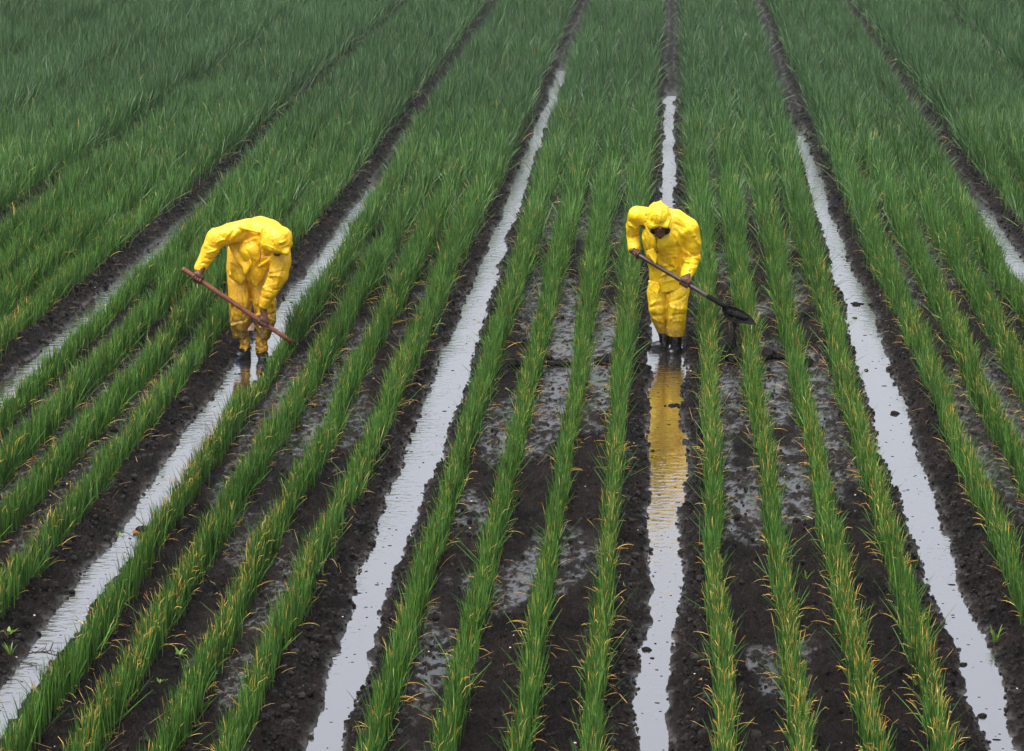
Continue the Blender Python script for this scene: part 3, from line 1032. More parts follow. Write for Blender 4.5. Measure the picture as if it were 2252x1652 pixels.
    def hem(P):
        d = P[..., 0] - x0
        z = zl + np.where(d > 0, 0.22 * d, -0.55 * d) + 0.10 * (P[..., 1] + 0.13)
        cut = P[..., 2] - z
        slit = np.maximum(np.abs(d + 0.004) - 0.10 * np.clip(zl + 0.10 - P[..., 2], 0, 1) - 0.0005, P[..., 1] + 0.03)
        return np.minimum(cut, np.where(P[..., 2] < zl + 0.10, slit, 9))
    F.carve(hem, (-0.50, -0.46, 0.40), (0.34, 0.34, 0.72), 0.003)
    parts = [F.skin()]
    parts.append(sheet([q(372, 590, -0.215), q(440, 560, -0.235), q(474, 640, -0.235), q(462, 716, -0.235), q(420, 660, -0.23)], 0.006, (0, -1, 0.2), 0.004, 1))
    parts.append(sheet([q(395, 860, -0.15), q(490, 880, -0.165), q(508, 930, -0.17), q(482, 990, -0.168), q(408, 945, -0.155)], 0.006, (0, -1, 0.1), 0.004, 2))
    jk = put('jacket', parts, M_JACKET_A, body)
    V, Qb, Tb = tube([q(476, 598, -0.262), q(476, 602, -0.270)], [0.008, 0.007], 8)
    put('button', [(V, Qb, Tb)], M_CORD, jk)
    # --- hood
    F = Field(q(478, 260, -0.27) - 0.2, q(478, 260, -0.27) + 0.2, 0.0055)
    F.ell(q(476, 262, -0.29), (0.108, 0.122, 0.112), 0.02)
    F.limb(q(494, 190, -0.28), q(497, 152, -0.275), 0.055, 0.022, 0.03)
    F.limb(q(380, 310, -0.34), q(425, 366, -0.375), 0.022, 0.016, 0.05)
    F.limb(q(425, 366, -0.375), q(560, 362, -0.375), 0.016, 0.016, 0.06)
    F.limb(q(560, 362, -0.375), q(578, 300, -0.34), 0.016, 0.022, 0.05)
    F.limb(q(405, 330, -0.22), q(425, 370, -0.24), 0.04, 0.04, 0.02)
    F.limb(q(560, 330, -0.22), q(560, 370, -0.24), 0.04, 0.04, 0.02)
    F.crumple(0.006, [((0.06, 0.06, 0.035), 1.0), ((0.03, 0.03, 0.03), 0.5)], 31)
    F.folds(P2, 640, 1540, [(400, 200, 390, 330, -5, 14), (450, 190, 440, 350, 5, 14), (540, 200, 560, 340, -5, 14), (490, 150, 500, 330, 5, 14)])
    F.ell(q(500, 455, -0.38), (0.074, 0.085, 0.058), 0.004, sub=True)
    hd = put('hood', [F.skin()], M_JACKET_A, body)
    cord = [tube([q(446, 420, -0.33), q(440, 440, -0.335), q(450, 462, -0.325), q(466, 440, -0.33), q(452, 430, -0.335)], [0.004] * 5, 6),
            tube([q(458, 440, -0.335), q(464, 490, -0.315)], [0.004] * 2, 6)]
    put('drawstring', cord, M_CORD, hd)
    # --- trousers
    F = Field((-0.36, -0.34, 0.16), (0.26, 0.36, 0.96), 0.0065)
    F.chain([q(530, 790, 0.06), q(490, 960, 0.03), q(490, 1110, 0.00), q(505, 1200, 0.03), q(540, 1320, 0.09)], [0.108, 0.098, 0.082, 0.075, 0.056], 0.02)
    F.chain([q(680, 790, 0.06), q(672, 960, 0.00), q(664, 1110, -0.05), q(662, 1330, -0.01)], [0.108, 0.102, 0.090, 0.082], 0.02)
    F.limb(q(600, 780, 0.06), q(590, 900, 0.05), 0.13, 0.11, 0.04)
    for a, b_, r in (((430, 1080, -0.07), (540, 1050, -0.07), 0.014), ((440, 1190, -0.03), (540, 1240, 0.02), 0.016), ((600, 1090, -0.13), (740, 1020, -0.09), 0.016),
                     ((600, 1220, -0.12), (720, 1180, -0.10), 0.012), ((575, 1000, -0.10), (600, 1240, -0.10), 0.014)):
        F.limb(q(*a) + [0, 0.01, 0], q(*b_) + [0, 0.012, 0], r, r * 0.6, 0.045)
    F.limb(q(572, 960, -0.12), q(566, 1300, -0.06), 0.012, 0.016, 0.01, sub=True)
    F.crumple(0.0045, [((0.07, 0.07, 0.16), 1.0), ((0.05, 0.05, 0.06), 0.3)], 41)
    F.folds(P2, 640, 1540, [
        (570, 930, 568, 1300, -24, 22), (420, 1080, 560, 1040, 10, 20), (410, 1115, 545, 1090, -11, 20), (440, 1190, 560, 1175, -12, 20), (430, 1215, 500, 1250, 10, 18),
        (580, 1070, 750, 995, -11, 20), (580, 1095, 745, 1125, 10, 22), (650, 950, 605, 1250, 9, 24), (735, 1100, 735, 1285, -8, 18), (600, 1200, 740, 1170, -9, 18),
        (620, 1250, 740, 1240, 8, 18), (480, 990, 440, 1090, 8, 22), (530, 1000, 555, 1200, -9, 20), (690, 1000, 700, 1180, -8, 20), (480, 1260, 560, 1290, -8, 14)])
    tr = put('trousers', [F.skin()], M_TROUSER_A, body)
    for (a, b_, ra, rb) in ((q(538, 1292, 0.085), q(546, 1332, 0.09), 0.060, 0.057), (q(662, 1300, -0.01), q(662, 1356, -0.005), 0.088, 0.084)):
        F = Field(np.minimum(a, b_) - 0.12, np.maximum(a, b_) + 0.12, 0.0055)
        F.limb(a, b_, ra, rb, 0.01)
        zt, zb = a[2] + 0.012, b_[2] - 0.012
        F.carve(lambda P: np.minimum(zt - P[..., 2], P[..., 2] - zb), np.minimum(a, b_) - 0.12, np.maximum(a, b_) + 0.12, 0.003)
        F.crumple(0.006, [((0.05, 0.05, 0.05), 1.0)], 43)
        put('turned_up_cuff', [F.skin()], M_CUFF, tr)
    # --- boots
    boot_parts(q(560, 1440, 0.12), q(590, 1503, 0.14), q(398, 1512, 0.105), q(552, 1350, 0.09), 0.052, M_RUBBER, body)
    boot_parts(q(668, 1450, 0.03), q(690, 1528, 0.05), q(612, 1582, -0.13), q(664, 1350, 0.0), 0.056, M_RUBBER, body)
    # --- the shovel, a thing of its own held in both hands
    sh = empty('shovel', loc, rz)
    tag(sh, 'long handled shovel with black pointed blade dripping mud over the onions', 'shovel')
    put('shaft', [tube([s0 - sd * 0.005, s0 + sd * 0.01, s0 + sd * 0.35, s1 - sd * 0.22, s1], [0.017, 0.0195, 0.0195, 0.019, 0.017], 14)], M_WOOD_DARK, sh)
    put('socket', [tube([s1 - sd * 0.17, s1 - sd * 0.02, s1 + sd * 0.03], [0.0215, 0.021, 0.017], 14)], M_IRON, sh)
    # dished blade: read along its length, outline half-widths, tilted towards the lens
    tip = q(1402, 1262, -0.50)
    ax = tip - s1
    top = [(1096, 1090), (1150, 1094), (1210, 1108), (1275, 1132), (1340, 1174), (1388, 1224), (1408, 1264)]
    bot = [(1088, 1130), (1112, 1192), (1156, 1226), (1210, 1250), (1290, 1254), (1365, 1264), (1408, 1268)]
    nu, nv = len(top), 7
    Vf = []
    for i in range(nu):
        for j in range(nv):
            v = j / (nv - 1)
            x = top[i][0] * (1 - v) + bot[i][0] * v
            y = top[i][1] * (1 - v) + bot[i][1] * v
            Yd = -0.44 - 0.06 * (i / (nu - 1)) + 0.09 * (0.5 - v) + 0.035 * math.sin(math.pi * v) * math.sin(math.pi * min(1, 0.3 + i / nu))
            Vf.append(q(x, y, Yd))
    Vf = np.array(Vf)
    Vb = Vf + np.array([0, 0.006, -0.004])
    V = np.concatenate([Vf, Vb]); nf = len(Vf)
    Qs = []
    for i in range(nu - 1):
        for j in range(nv - 1):
            a = i * nv + j
            Qs.append([a, a + 1, a + nv + 1, a + nv]); Qs.append([nf + a, nf + a + nv, nf + a + nv + 1, nf + a + 1])
    rim = [i * nv for i in range(nu)] + [(nu - 1) * nv + j for j in range(1, nv)] + [i * nv + nv - 1 for i in range(nu - 2, -1, -1)] + [j for j in range(nv - 2, 0, -1)]
    for i in range(len(rim)):
        a, b_ = rim[i], rim[(i + 1) % len(rim)]
        Qs.append([b_, a, nf + a, nf + b_])
    put('blade', [(V, np.array(Qs))], M_IRON, sh)
    # mud heaped on the blade and running off it
    F = Field(q(1230, 1240, -0.47) - [0.24, 0.14, 0.30], q(1230, 1240, -0.47) + [0.24, 0.16, 0.22], 0.006)
    F.chain([q(1150, 1150, -0.44), q(1230, 1180, -0.45), q(1310, 1210, -0.47)], [0.026, 0.034, 0.024], 0.02)
    F.chain([q(1204, 1225, -0.47), q(1210, 1270, -0.475), q(1207, 1330, -0.475), q(1210, 1380, -0.475), q(1206, 1470, -0.475)], [0.024, 0.0135, 0.0105, 0.0125, 0.018], 0.006)
    F.crumple(0.006, [((0.03, 0.03, 0.03), 1.0)], 61)
    put('dripping_mud', [F.skin()], M_MUD, sh)


build_shovel_worker()

# ------------------------------------------------------------------ worker bent double over a long wooden handle
P1 = (-3.572, 19.14)
def build_bent_worker():
    q = lambda x, y, Y: face_to(P1, 780, 1500, x, y, Y)
    loc, rz = (P1[0], P1[1], 0.0), math.atan2(-P1[0], P1[1])
    s0, s1 = q(153, 640, -0.27), q(1122, 1333, -0.36)
    sd = (s1 - s0) / np.linalg.norm(s1 - s0)
    on = lambda x: s0 + sd * ((x - 153) / 969.0 * np.linalg.norm(s1 - s0))
    h_r, h_l = on(285), on(878)
    F = Field((-0.62, -0.66, -0.03), (0.46, 0.36, 1.42), 0.0055)
    hipr, hipl = q(680, 560, 0.10), q(820, 580, 0.09)
    kr, kl = q(672, 950, 0.02), q(895, 960, -0.02)
    ar, al = q(700, 1400, 0.04), q(862, 1410, 0.0)
    pel, chest, neck, head = q(735, 500, 0.10), q(920, 380, -0.14), q(1000, 400, -0.33), q(1028, 425, -0.43)
    shr, shl = q(720, 320, -0.12), q(1060, 470, -0.22)
    er, el = q(465, 370, -0.20), q(1035, 720, -0.33)
    F.chain([pel, chest, neck], [0.095, 0.10, 0.05], 0.04)
    for h, k, a in ((hipr, kr, ar), (hipl, kl, al)):
        F.chain([h, k, a], [0.07, 0.05, 0.030], 0.02)
    F.limb(neck, head, 0.05, 0.05, 0.02)
    for sh, e in ((shr, er), (shl, el)):
        F.limb(chest + (sh - chest) * 0.6, sh, 0.055, 0.045, 0.03)
        F.limb(sh, e, 0.044, 0.034)
    wr = fist(F, h_r, sd, q(312, 640, -0.29) - h_r, 1.14, -1)
    wl = fist(F, h_l, sd, q(884, 1060, -0.36) - h_l, 1.10, 1)
    F.limb(er, wr, 0.032, 0.029); F.chain([el, q(886, 1045, -0.335), wl], [0.032, 0.028, 0.030])
    # bowed head: skull, jaw, nose, ears, brow
    F.ell(head, (0.068, 0.078, 0.078), 0.01)
    F.limb(head + [0.0, -0.02, -0.03], head + [0.0, -0.030, -0.085], 0.055, 0.036, 0.02)
    F.limb(head + [0.0, -0.075, -0.045], head + [0.0, -0.085, -0.065], 0.010, 0.013, 0.008)
    for sx in (-1, 1):
        F.ell(head + [sx * 0.076, 0.0, -0.02], (0.012, 0.022, 0.032), 0.006)
        F.ell(head + [sx * 0.028, -0.070, -0.030], (0.013, 0.008, 0.008), 0.004, sub=True)
    F.limb(head + [-0.018, -0.066, -0.090], head + [0.018, -0.066, -0.090], 0.006, 0.006, 0.004)
    V, Qd = F.skin()
    body = mesh_np('person', V, [Qd], M_SKIN)
    body.location = loc
    body.rotation_euler = (0, 0, rz)
    tag(body, 'person in yellow rainwear bent double with face hidden, gripping a long wooden handle', 'person', 'farm workers in yellow rainwear')
    # --- jacket
    F = Field((-0.56, -0.56, 0.40), (0.42, 0.34, 1.40), 0.0065)
    F.chain([q(705, 470, 0.12), q(780, 385, 0.05), q(875, 345, -0.07), q(960, 370, -0.19)], [0.105, 0.145, 0.158, 0.145], 0.05)
    F.limb(q(960, 370, -0.19), q(1020, 400, -0.30), 0.135, 0.095, 0.05)
    F.chain([q(640, 330, -0.05), q(780, 300, -0.14), q(950, 330, -0.17), q(1060, 430, -0.22)], [0.075, 0.100, 0.115, 0.090], 0.04)
    F.chain([q(840, 390, -0.13), q(845, 480, -0.18), q(830, 640, -0.14), q(800, 745, -0.10)], [0.115, 0.105, 0.080, 0.040], 0.06, flat=(1, 0, 0), fs=1.35)
    F.limb(q(740, 360, -0.10), q(860, 370, -0.17), 0.085, 0.095, 0.05)
    # sleeves
    F.chain([q(740, 295, -0.17), q(600, 330, -0.19), q(470, 368, -0.21), q(410, 480, -0.22), q(318, 640, -0.25)], [0.090, 0.086, 0.080, 0.070, 0.050], 0.03)
    F.chain([q(1055, 460, -0.24), q(1060, 600, -0.30), q(1035, 720, -0.33), q(950, 880, -0.34), q(890, 1000, -0.335)], [0.088, 0.088, 0.084, 0.066, 0.042], 0.03)
    for a, b_, r in (((560, 330, -0.28), (640, 390, -0.25), 0.014), ((450, 300, -0.24), (530, 420, -0.27), 0.014), ((380, 440, -0.28), (480, 500, -0.27), 0.014),
                     ((620, 360, -0.27), (760, 290, -0.27), 0.014), ((900, 300, -0.37), (885, 480, -0.37), 0.016), ((960, 700, -0.40), (1090, 745, -0.36), 0.016),
                     ((900, 840, -0.39), (1010, 850, -0.36), 0.012), ((700, 280, -0.27), (860, 330, -0.32), 0.016), ((1000, 560, -0.36), (860, 640, -0.28), 0.018)):
        F.limb(q(*a) + [0, 0.01, 0], q(*b_) + [0, 0.012, 0], r, r * 0.6, 0.05)
    for a, b_, r in (((862, 310, -0.36), (866, 500, -0.40), 0.022), ((862, 290, -0.36), (930, 240, -0.34), 0.014), 
                     ((880, 700, -0.30), (930, 660, -0.36), 0.022), ((860, 560, -0.34), (1000, 530, -0.40), 0.018)):
        F.limb(q(*a), q(*b_), r, r, 0.012, sub=True)
    F.crumple(0.0040, [((0.16, 0.08, 0.09), 1.0), ((0.05, 0.05, 0.07), 0.3)], 111)
    F.folds(P1, 780, 1500, [
        (560, 385, 470, 300, -8, 18), (600, 320, 560, 395, 10, 18), (640, 305, 600, 385, -11, 16), (680, 300, 645, 365, 9, 16), (720, 300, 700, 370, -10, 18),
        (385, 430, 465, 462, -10, 16), (375, 505, 495, 470, 10, 16), (360, 545, 455, 565, -9, 16), (465, 425, 555, 385, 9, 18), (330, 600, 400, 610, -7, 14),
        (620, 300, 760, 255, -4, 7), (760, 255, 890, 285, -4, 7), (885, 290, 985, 258, -10, 16), (700, 220, 840, 200, 4, 20), (730, 390, 862, 360, -10, 20),
        (720, 425, 860, 380, 9, 20), (868, 340, 872, 560, -12, 18), (740, 480, 800, 600, -9, 20), (900, 680, 1000, 715, -12, 18), (1000, 715, 1095, 690, -11, 16),
        (950, 735, 1075, 750, 11, 18), (885, 745, 985, 765, -9, 16), (975, 862, 1045, 850, -10, 16), (1105, 600, 1005, 900, 8, 24), (900, 860, 980, 880, 8, 16),
        (1060, 590, 1090, 690, -8, 20), (880, 930, 950, 945, -8, 14), (820, 560, 900, 640, 8, 20)])
    def cuffs(P):
        d1 = (P - q(300, 672, -0.25)) @ ((q(410, 480, -0.22) - q(318, 640, -0.25)) / 0.19)
        d2 = (P - q(888, 1024, -0.335)) @ ((q(945, 880, -0.34) - q(890, 1000, -0.335)) / 0.13)
        far1 = np.where(P[..., 0] < -0.25, d1, 9)
        far2 = np.where((P[..., 2] < 0.60) & (P[..., 1] < -0.24), d2, 9)
        return np.minimum(far1, far2)
    F.carve(cuffs, (-0.56, -0.56, 0.40), (0.42, 0.0, 1.0), 0.002)
    parts = [F.skin()]
    parts.append(sheet([q(566, 402, -0.12), q(690, 374, -0.16), q(735, 480, -0.22), q(800, 616, -0.27), q(724, 736, -0.24), q(705, 640, -0.21), q(640, 560, -0.17)], 0.007, (0, -1, 0.15), 0.013, 1))
    parts.append(sheet([q(800, 612, -0.255), q(880, 545, -0.30), q(1050, 548, -0.30), q(960, 640, -0.27), q(890, 760, -0.22), q(822, 832, -0.19), q(782, 770, -0.19), q(745, 720, -0.22)], 0.007, (0, -1, 0.15), 0.013, 2))
    parts.append(sheet([q(590, 560, -0.06), q(700, 640, -0.12), q(745, 735, -0.13), q(690, 800, -0.11), q(600, 730, -0.06)], 0.007, (0, -1, 0.15), 0.013, 3))
    put('jacket', parts, M_JACKET_B, body)
    # --- hood hanging over the face
    c = q(1025, 410, -0.45)
    F = Field(c - 0.23, c + 0.23, 0.0055)
    F.ell(q(1025, 415, -0.44), (0.127, 0.130, 0.125), 0.02)
    F.limb(q(985, 355, -0.42), q(1085, 375, -0.42), 0.085, 0.075, 0.04)
    F.limb(q(915, 440, -0.47), q(985, 496, -0.535), 0.030, 0.022, 0.06)
    F.limb(q(985, 496, -0.535), q(1105, 526, -0.53), 0.022, 0.022, 0.06)
    F.limb(q(1105, 524, -0.53), q(1138, 450, -0.44), 0.022, 0.026, 0.06)
    F.crumple(0.004, [((0.08, 0.08, 0.06), 1.0), ((0.04, 0.04, 0.04), 0.5)], 131)
    F.folds(P1, 780, 1500, [(965, 300, 950, 470, -7, 18), (1045, 445, 1115, 420, 9, 16), (1040, 470, 1110, 455, -9, 14), (925, 350, 900, 460, -6, 16), (1010, 330, 1120, 380, 6, 24),
                            (980, 420, 1000, 500, -7, 14), (900, 455, 1000, 500, 6, 12), (1080, 330, 1140, 430, -5, 18)])
    F.ell(q(1035, 606, -0.48), (0.098, 0.11, 0.080), 0.004, sub=True)
    hd = put('hood', [F.skin()], M_JACKET_B, body)
    put('drawstring', [tube([q(872, 480, -0.40), q(880, 530, -0.41), q(862, 600, -0.40)], [0.0035] * 3, 6)], M_CORK, hd)
    # --- trousers
    F = Field((-0.32, -0.30, 0.12), (0.32, 0.32, 1.08), 0.0065)
    F.chain([q(668, 470, 0.12), q(668, 640, 0.08), q(672, 950, 0.00), q(668, 1130, 0.01), q(666, 1255, 0.03)], [0.094, 0.100, 0.096, 0.092, 0.070], 0.02)
    F.chain([q(815, 560, 0.10), q(850, 760, 0.05), q(902, 960, -0.03), q(905, 1120, -0.03), q(886, 1270, 0.0)], [0.100, 0.100, 0.100, 0.090, 0.060], 0.02)
    F.limb(q(735, 500, 0.10), q(745, 680, 0.09), 0.12, 0.09, 0.04)
    for a, b_, r in (((590, 700, -0.02), (700, 800, -0.06), 0.014), ((590, 1170, -0.08), (740, 1120, -0.06), 0.015), ((820, 1090, -0.12), (990, 1050, -0.09), 0.017),
                     ((850, 1200, -0.10), (980, 1150, -0.09), 0.014), ((720, 780, -0.06), (770, 950, -0.06), 0.012), ((600, 980, -0.09), (720, 1010, -0.09), 0.010),
                     ((940, 900, -0.10), (985, 1060, -0.09), 0.014)):
        F.limb(q(*a) + [0, 0.01, 0], q(*b_) + [0, 0.012, 0], r, r * 0.6, 0.045)
    F.limb(q(790, 800, -0.06), q(785, 1300, -0.06), 0.012, 0.02, 0.012, sub=True)
    F.crumple(0.0050, [((0.08, 0.08, 0.2), 1.0), ((0.05, 0.05, 0.06), 0.3)], 141)
    F.folds(P1, 780, 1500, [
        (585, 720, 690, 800, -10, 18), (690, 800, 765, 755, -10, 18), (640, 655, 700, 705, 8, 18), (758, 820, 772, 1000, -9, 18), (580, 1165, 730, 1130, -12, 20),
        (590, 1195, 740, 1225, 5, 22), (790, 800, 785, 1295, -22, 20), (915, 1085, 1005, 1060, -12, 16), (880, 1105, 1000, 1150, 11, 20), (830, 1190, 965, 1210, -10, 18),
        (620, 850, 640, 1120, 8, 24), (700, 880, 690, 1100, -8, 20), (860, 900, 840, 1080, 8, 20), (600, 1000, 720, 980, -7, 18), (610, 1250, 730, 1260, -8, 16)])
    zc = q(780, 1300, 0.0)[2]
    F.carve(lambda P: P[..., 2] - (zc + 0.015 * np.sin(P[..., 0] * 40)), (-0.32, -0.30, 0.10), (0.32, 0.32, zc + 0.1), 0.003)
    tr = put('trousers', [F.skin()], M_TROUSER_B, body)
    put('torn_lining', [sheet([q(742, 1205, -0.09), q(790, 1150, -0.10), q(806, 1185, -0.10), q(795, 1232, -0.10), q(735, 1225, -0.095)], 0.006, (0, -1, 0), 0.008, 4)], M_RAG, tr)
    # --- muddy leggings above the boots
    F = Field((-0.16, -0.16, 0.03), (0.20, 0.2, 0.30), 0.0055)
    F.chain([q(696, 1290, 0.03), q(702, 1350, 0.03), q(702, 1396, 0.03)], [0.042, 0.040, 0.044], 0.01)
    F.crumple(0.008, [((0.05, 0.05, 0.03), 1.0)], 151)
    put('legging', [F.skin()], M_LEGWRAP, body)
    F = Field((-0.10, -0.16, 0.03), (0.24, 0.2, 0.30), 0.0055)
    F.chain([q(866, 1290, 0.0), q(862, 1350, 0.0), q(862, 1402, 0.0)], [0.050, 0.050, 0.054], 0.01)
    F.crumple(0.008, [((0.05, 0.05, 0.03), 1.0)], 161)
    put('legging', [F.skin()], M_LEGWRAP, body)
    boot_parts(q(708, 1430, 0.04), q(742, 1478, 0.07), q(612, 1492, 0.0), q(702, 1398, 0.03), 0.046, M_RUBBER, body)
    boot_parts(q(862, 1440, 0.0), q(880, 1492, 0.06), q(868, 1548, -0.16), q(862, 1405, 0.0), 0.054, M_RUBBER, body)
    put('boot_trim', [sheet([q(615, 1482, -0.045), q(660, 1466, -0.05), q(672, 1480, -0.055), q(625, 1494, -0.05)], 0.006, (0, -1, 0.3), 0.0, 1)], M_BLUE, body)
    # --- the tool
    sh = empty('digging_tool', loc, rz)
    tag(sh, 'long reddish wooden tool handle slanting from the bent worker into the onions', 'digging tool')
    put('shaft', [tube([s0, s0 + sd * 0.015, s0 + sd * 0.5, s1 - sd * 0.1, s1 + sd * 0.03], [0.0185, 0.021, 0.021, 0.020, 0.018], 14)], M_WOOD_RED, sh)
    e = s1 + sd * 0.03
    side = np.cross(sd, [0, 1.0, 0]); side /= np.linalg.norm(side)
    bl = []
    for t, w in ((0, 0.02), (0.03, 0.07), (0.08, 0.075), (0.12, 0.045), (0.14, 0.004)):
        bl.append((e + sd * t + np.array([0, 0.02, 0]), w))
    V = []
    for p, w in bl:
        V += [p - np.array([0, 1.0, 0]) * w, p + side * 0.012, p + np.array([0, 1.0, 0]) * w, p - side * 0.004]
    Qs = []
    for i in range(len(bl) - 1):
        for k in range(4):
            a, b_ = i * 4 + k, i * 4 + (k + 1) % 4
            Qs.append([a, b_, b_ + 4, a + 4])
    put('blade', [(np.array(V), np.array(Qs))], M_IRON, sh)


build_bent_worker()

# ------------------------------------------------------------------ mud dug out across the beds
def ground_at(px, py, z=0.0):
    """where a photo position lies on the field"""
    v = ((px - 1126) / F_PX, 1.0, -(py - 826) / F_PX)
    f = v[1] * math.cos(TH) + v[2] * math.sin(TH)
    u = -v[1] * math.sin(TH) + v[2] * math.cos(TH)
    X = v[0] * math.cos(PSI) - f * math.sin(PSI)
    Y = v[0] * math.sin(PSI) + f * math.cos(PSI)
    t = (z - CAM_H) / u
    return X * t, Y * t


def heap(px, py, w, h, seed, label):
    x, y = ground_at(px, py, 0.11)
    r = np.random.default_rng(seed)
    parts = []
    for i in range(16):
        ox, oy = r.normal(0, w * 0.42), r.normal(0, 0.05)
        rr = h * r.uniform(0.35, 0.8)
        parts.append(clump((x + np.clip(ox, -w, w), y + oy, gh(x + ox, y + oy) + h * 0.25 * (1 - abs(ox) / (w * 1.6))), rr, seed * 20 + i, 0.75, 3))
    V, fl = join([(p[0], np.zeros((0, 4), int), p[2]) for p in parts])
    o = mesh_np('mud_heap', V, [fl[1]], M_MUD)
    tag(o, label, 'mud heap', 'heaps of freshly dug mud')


heap(1592, 774, 0.17, 0.16, 3, 'black mud heap directly under the dripping shovel blade')
heap(1690, 780, 0.14, 0.10, 5, 'mud heap between the two rows just right of the dripping shovel')
heap(1775, 790, 0.10, 0.045, 9, 'low mud heap further right than the others, second row gap from the blade')
heap(1335, 785, 0.10, 0.050, 13, 'mud heap in the first row gap left of the shovel worker')
heap(1232, 790, 0.10, 0.050, 17, 'mud heap in the second row gap left of the shovel worker')
heap(1138, 792, 0.09, 0.060, 19, 'mud heap beside the ditch between the two workers')
heap(700, 808, 0.12, 0.050, 23, 'mud heap in the row gap right of the bent worker')

# clods lying in the ditch water
CLODS = [(1422, 1430, 0.026, 'round mud clod near the lower end of the reflecting ditch'), (1425, 1312, 0.018, 'small mud clod above the round one in the reflecting ditch'),
         (1436, 992, 0.017, 'lone clod in the yellow reflection of the shovel worker'), (1478, 893, 0.05, 'mud lump in water just in front of the black boots'),
         (2118, 1462, 0.026, 'pointed mud clod in the lower right ditch'), (2160, 1575, 0.030, 'flat mud clod lowest in the right ditch'),
         (1905, 815, 0.021, 'round black clod alone midstream in the right ditch'), (1968, 910, 0.034, 'mud clod against the far bank of the right ditch'),
         (1882, 670, 0.06, 'long mud spit lying across the right ditch'), (1880, 700, 0.022, 'brown clod in front of the mud spit'),
         (1088, 1020, 0.03, 'clod by the right bank of the ditch between the workers'), (1025, 1067, 0.03, 'broad clod midstream in the ditch between the workers'),
         (1133, 876, 0.02, 'small clod midstream high in the ditch between the workers')]
for i, (px, py, rr, lab) in enumerate(CLODS):
    x, y = ground_at(px, py)
    r_ = np.random.default_rng(60 + i)
    ps = []
    for j in range(7):
        w = 1.0 if j == 0 else r_.uniform(0.3, 0.6)
        dx, dy = (0, 0) if j == 0 else np.clip(r_.normal(0, 0.5 * rr, 2), -0.7 * rr, 0.7 * rr)
        if rr > 0.045: dx *= 1.6
        v, _, t = clump((x + dx, y + dy, rr * 0.06), rr * w * (0.85 if rr < 0.045 else 0.6), 40 + i * 9 + j, 0.62 if rr < 0.04 else 0.45, 3)
        ps.append((v, np.zeros((0, 4), int), t))
    V, fl = join(ps)
    o = mesh_np('mud_clod', V, [fl[1]], M_MUD)
    tag(o, lab, 'mud clod', 'mud clods lying in the ditch water')

# a floating root lump and a twig in the left ditch
x, y = ground_at(314, 1172)
root = empty('root_lump', (x, y, 0))
tag(root, 'floating root lump with an orange rim and soil on top', 'root')
v, _, t = clump((0, 0, 0.006), 0.052, 71, 0.28, 3); v[:, 0] *= 1.25
mesh_np('rim', v, [t], M_CORK, root)
v, _, t = clump((0, 0.005, 0.028), 0.042, 72, 0.35, 3); v[:, 0] *= 1.2
mesh_np('soil_cap', v, [t], M_MUD, root)
x, y = ground_at(95, 1452)
parts = []
r_ = np.random.default_rng(4)
main = [np.array([x - 0.13 + 0.26 * t, y + 0.02 * math.sin(5 * t), 0.02 + 0.025 * math.sin(3 * t)]) for t in np.linspace(0, 1, 8)]
parts.append(tube(main, np.linspace(0.005, 0.003, 8), 6))
for i in range(14):
    p = main[r_.integers(1, 7)]
    e = p + np.array([r_.normal(0, 0.045), r_.normal(0, 0.04), abs(r_.normal(0.03, 0.03))])
    m = 0.5 * (p + e) + r_.normal(0, 0.008, 3)
    parts.append(tube([p, m, e], [0.0026, 0.0022, 0.0015], 5))
tw = put('dead_twig', parts, M_TWIG, None)
tag(tw, 'bare branching twig lying over the water in the left ditch', 'twig')

# weeds
def weed(px, py, size, seed, grassy, label):
    x, y = ground_at(px, py, 0.1)
    z = gh(x, y)
    r = np.random.default_rng(seed)
    n = 12 if grassy else 9
    az = r.uniform(0, 2 * math.pi, n)
    base = np.stack([x + r.normal(0, 0.006, n), y + r.normal(0, 0.006, n), np.full(n, z - 0.005)], -1)
    one = np.ones(n)
    V, Q, C = leaves(base, az, one * (0.25 if grassy else 0.7) + r.normal(0, 0.2, n), one * r.uniform(0.3, 0.9, n), size * r.uniform(0.6, 1.1, n),
                     one * size * (0.08 if grassy else 0.32), np.array([0.13, 0.22, 0.03]) * r.uniform(0.7, 1.2, (n, 1)), np.tile(np.array([0.2, 0.26, 0.05]), (n, 1)), one * 1.2, one * 0, 5, 2, one * 0)
    o = mesh_np('weed', V, [Q], M_LEAF, cols=C)
    tag(o, label, 'weed', 'stray weeds on the mud')


weed(263, 1148, 0.045, 1, False, 'broadleaf weed on the bank above the floating root lump')
weed(18, 1385, 0.065, 2, False, 'leafy weed at the left edge on the bank')
weed(22, 1425, 0.09, 3, True, 'grassy weed on the bank behind the twig')
weed(397, 1438, 0.06, 4, False, 'leafy weed between rows low on the left, the largest there')
weed(355, 1497, 0.035, 5, False, 'tiny weed on mud left of the largest leafy weed')
weed(2190, 1385, 0.12, 6, True, 'grassy weed on the bank near the right edge')
weed(1372, 1288, 0.06, 7, True, 'grassy weed on the bank of the reflecting ditch')
weed(1852, 512, 0.06, 8, False, 'broadleaf weed beside a row far up in front of the right ditch')
weed(1768, 1262, 0.08, 9, True, 'grassy weed between two rows right of the reflecting ditch')
weed(152, 893, 0.07, 10, False, 'small weed on the bank of the leftmost wet ditch')

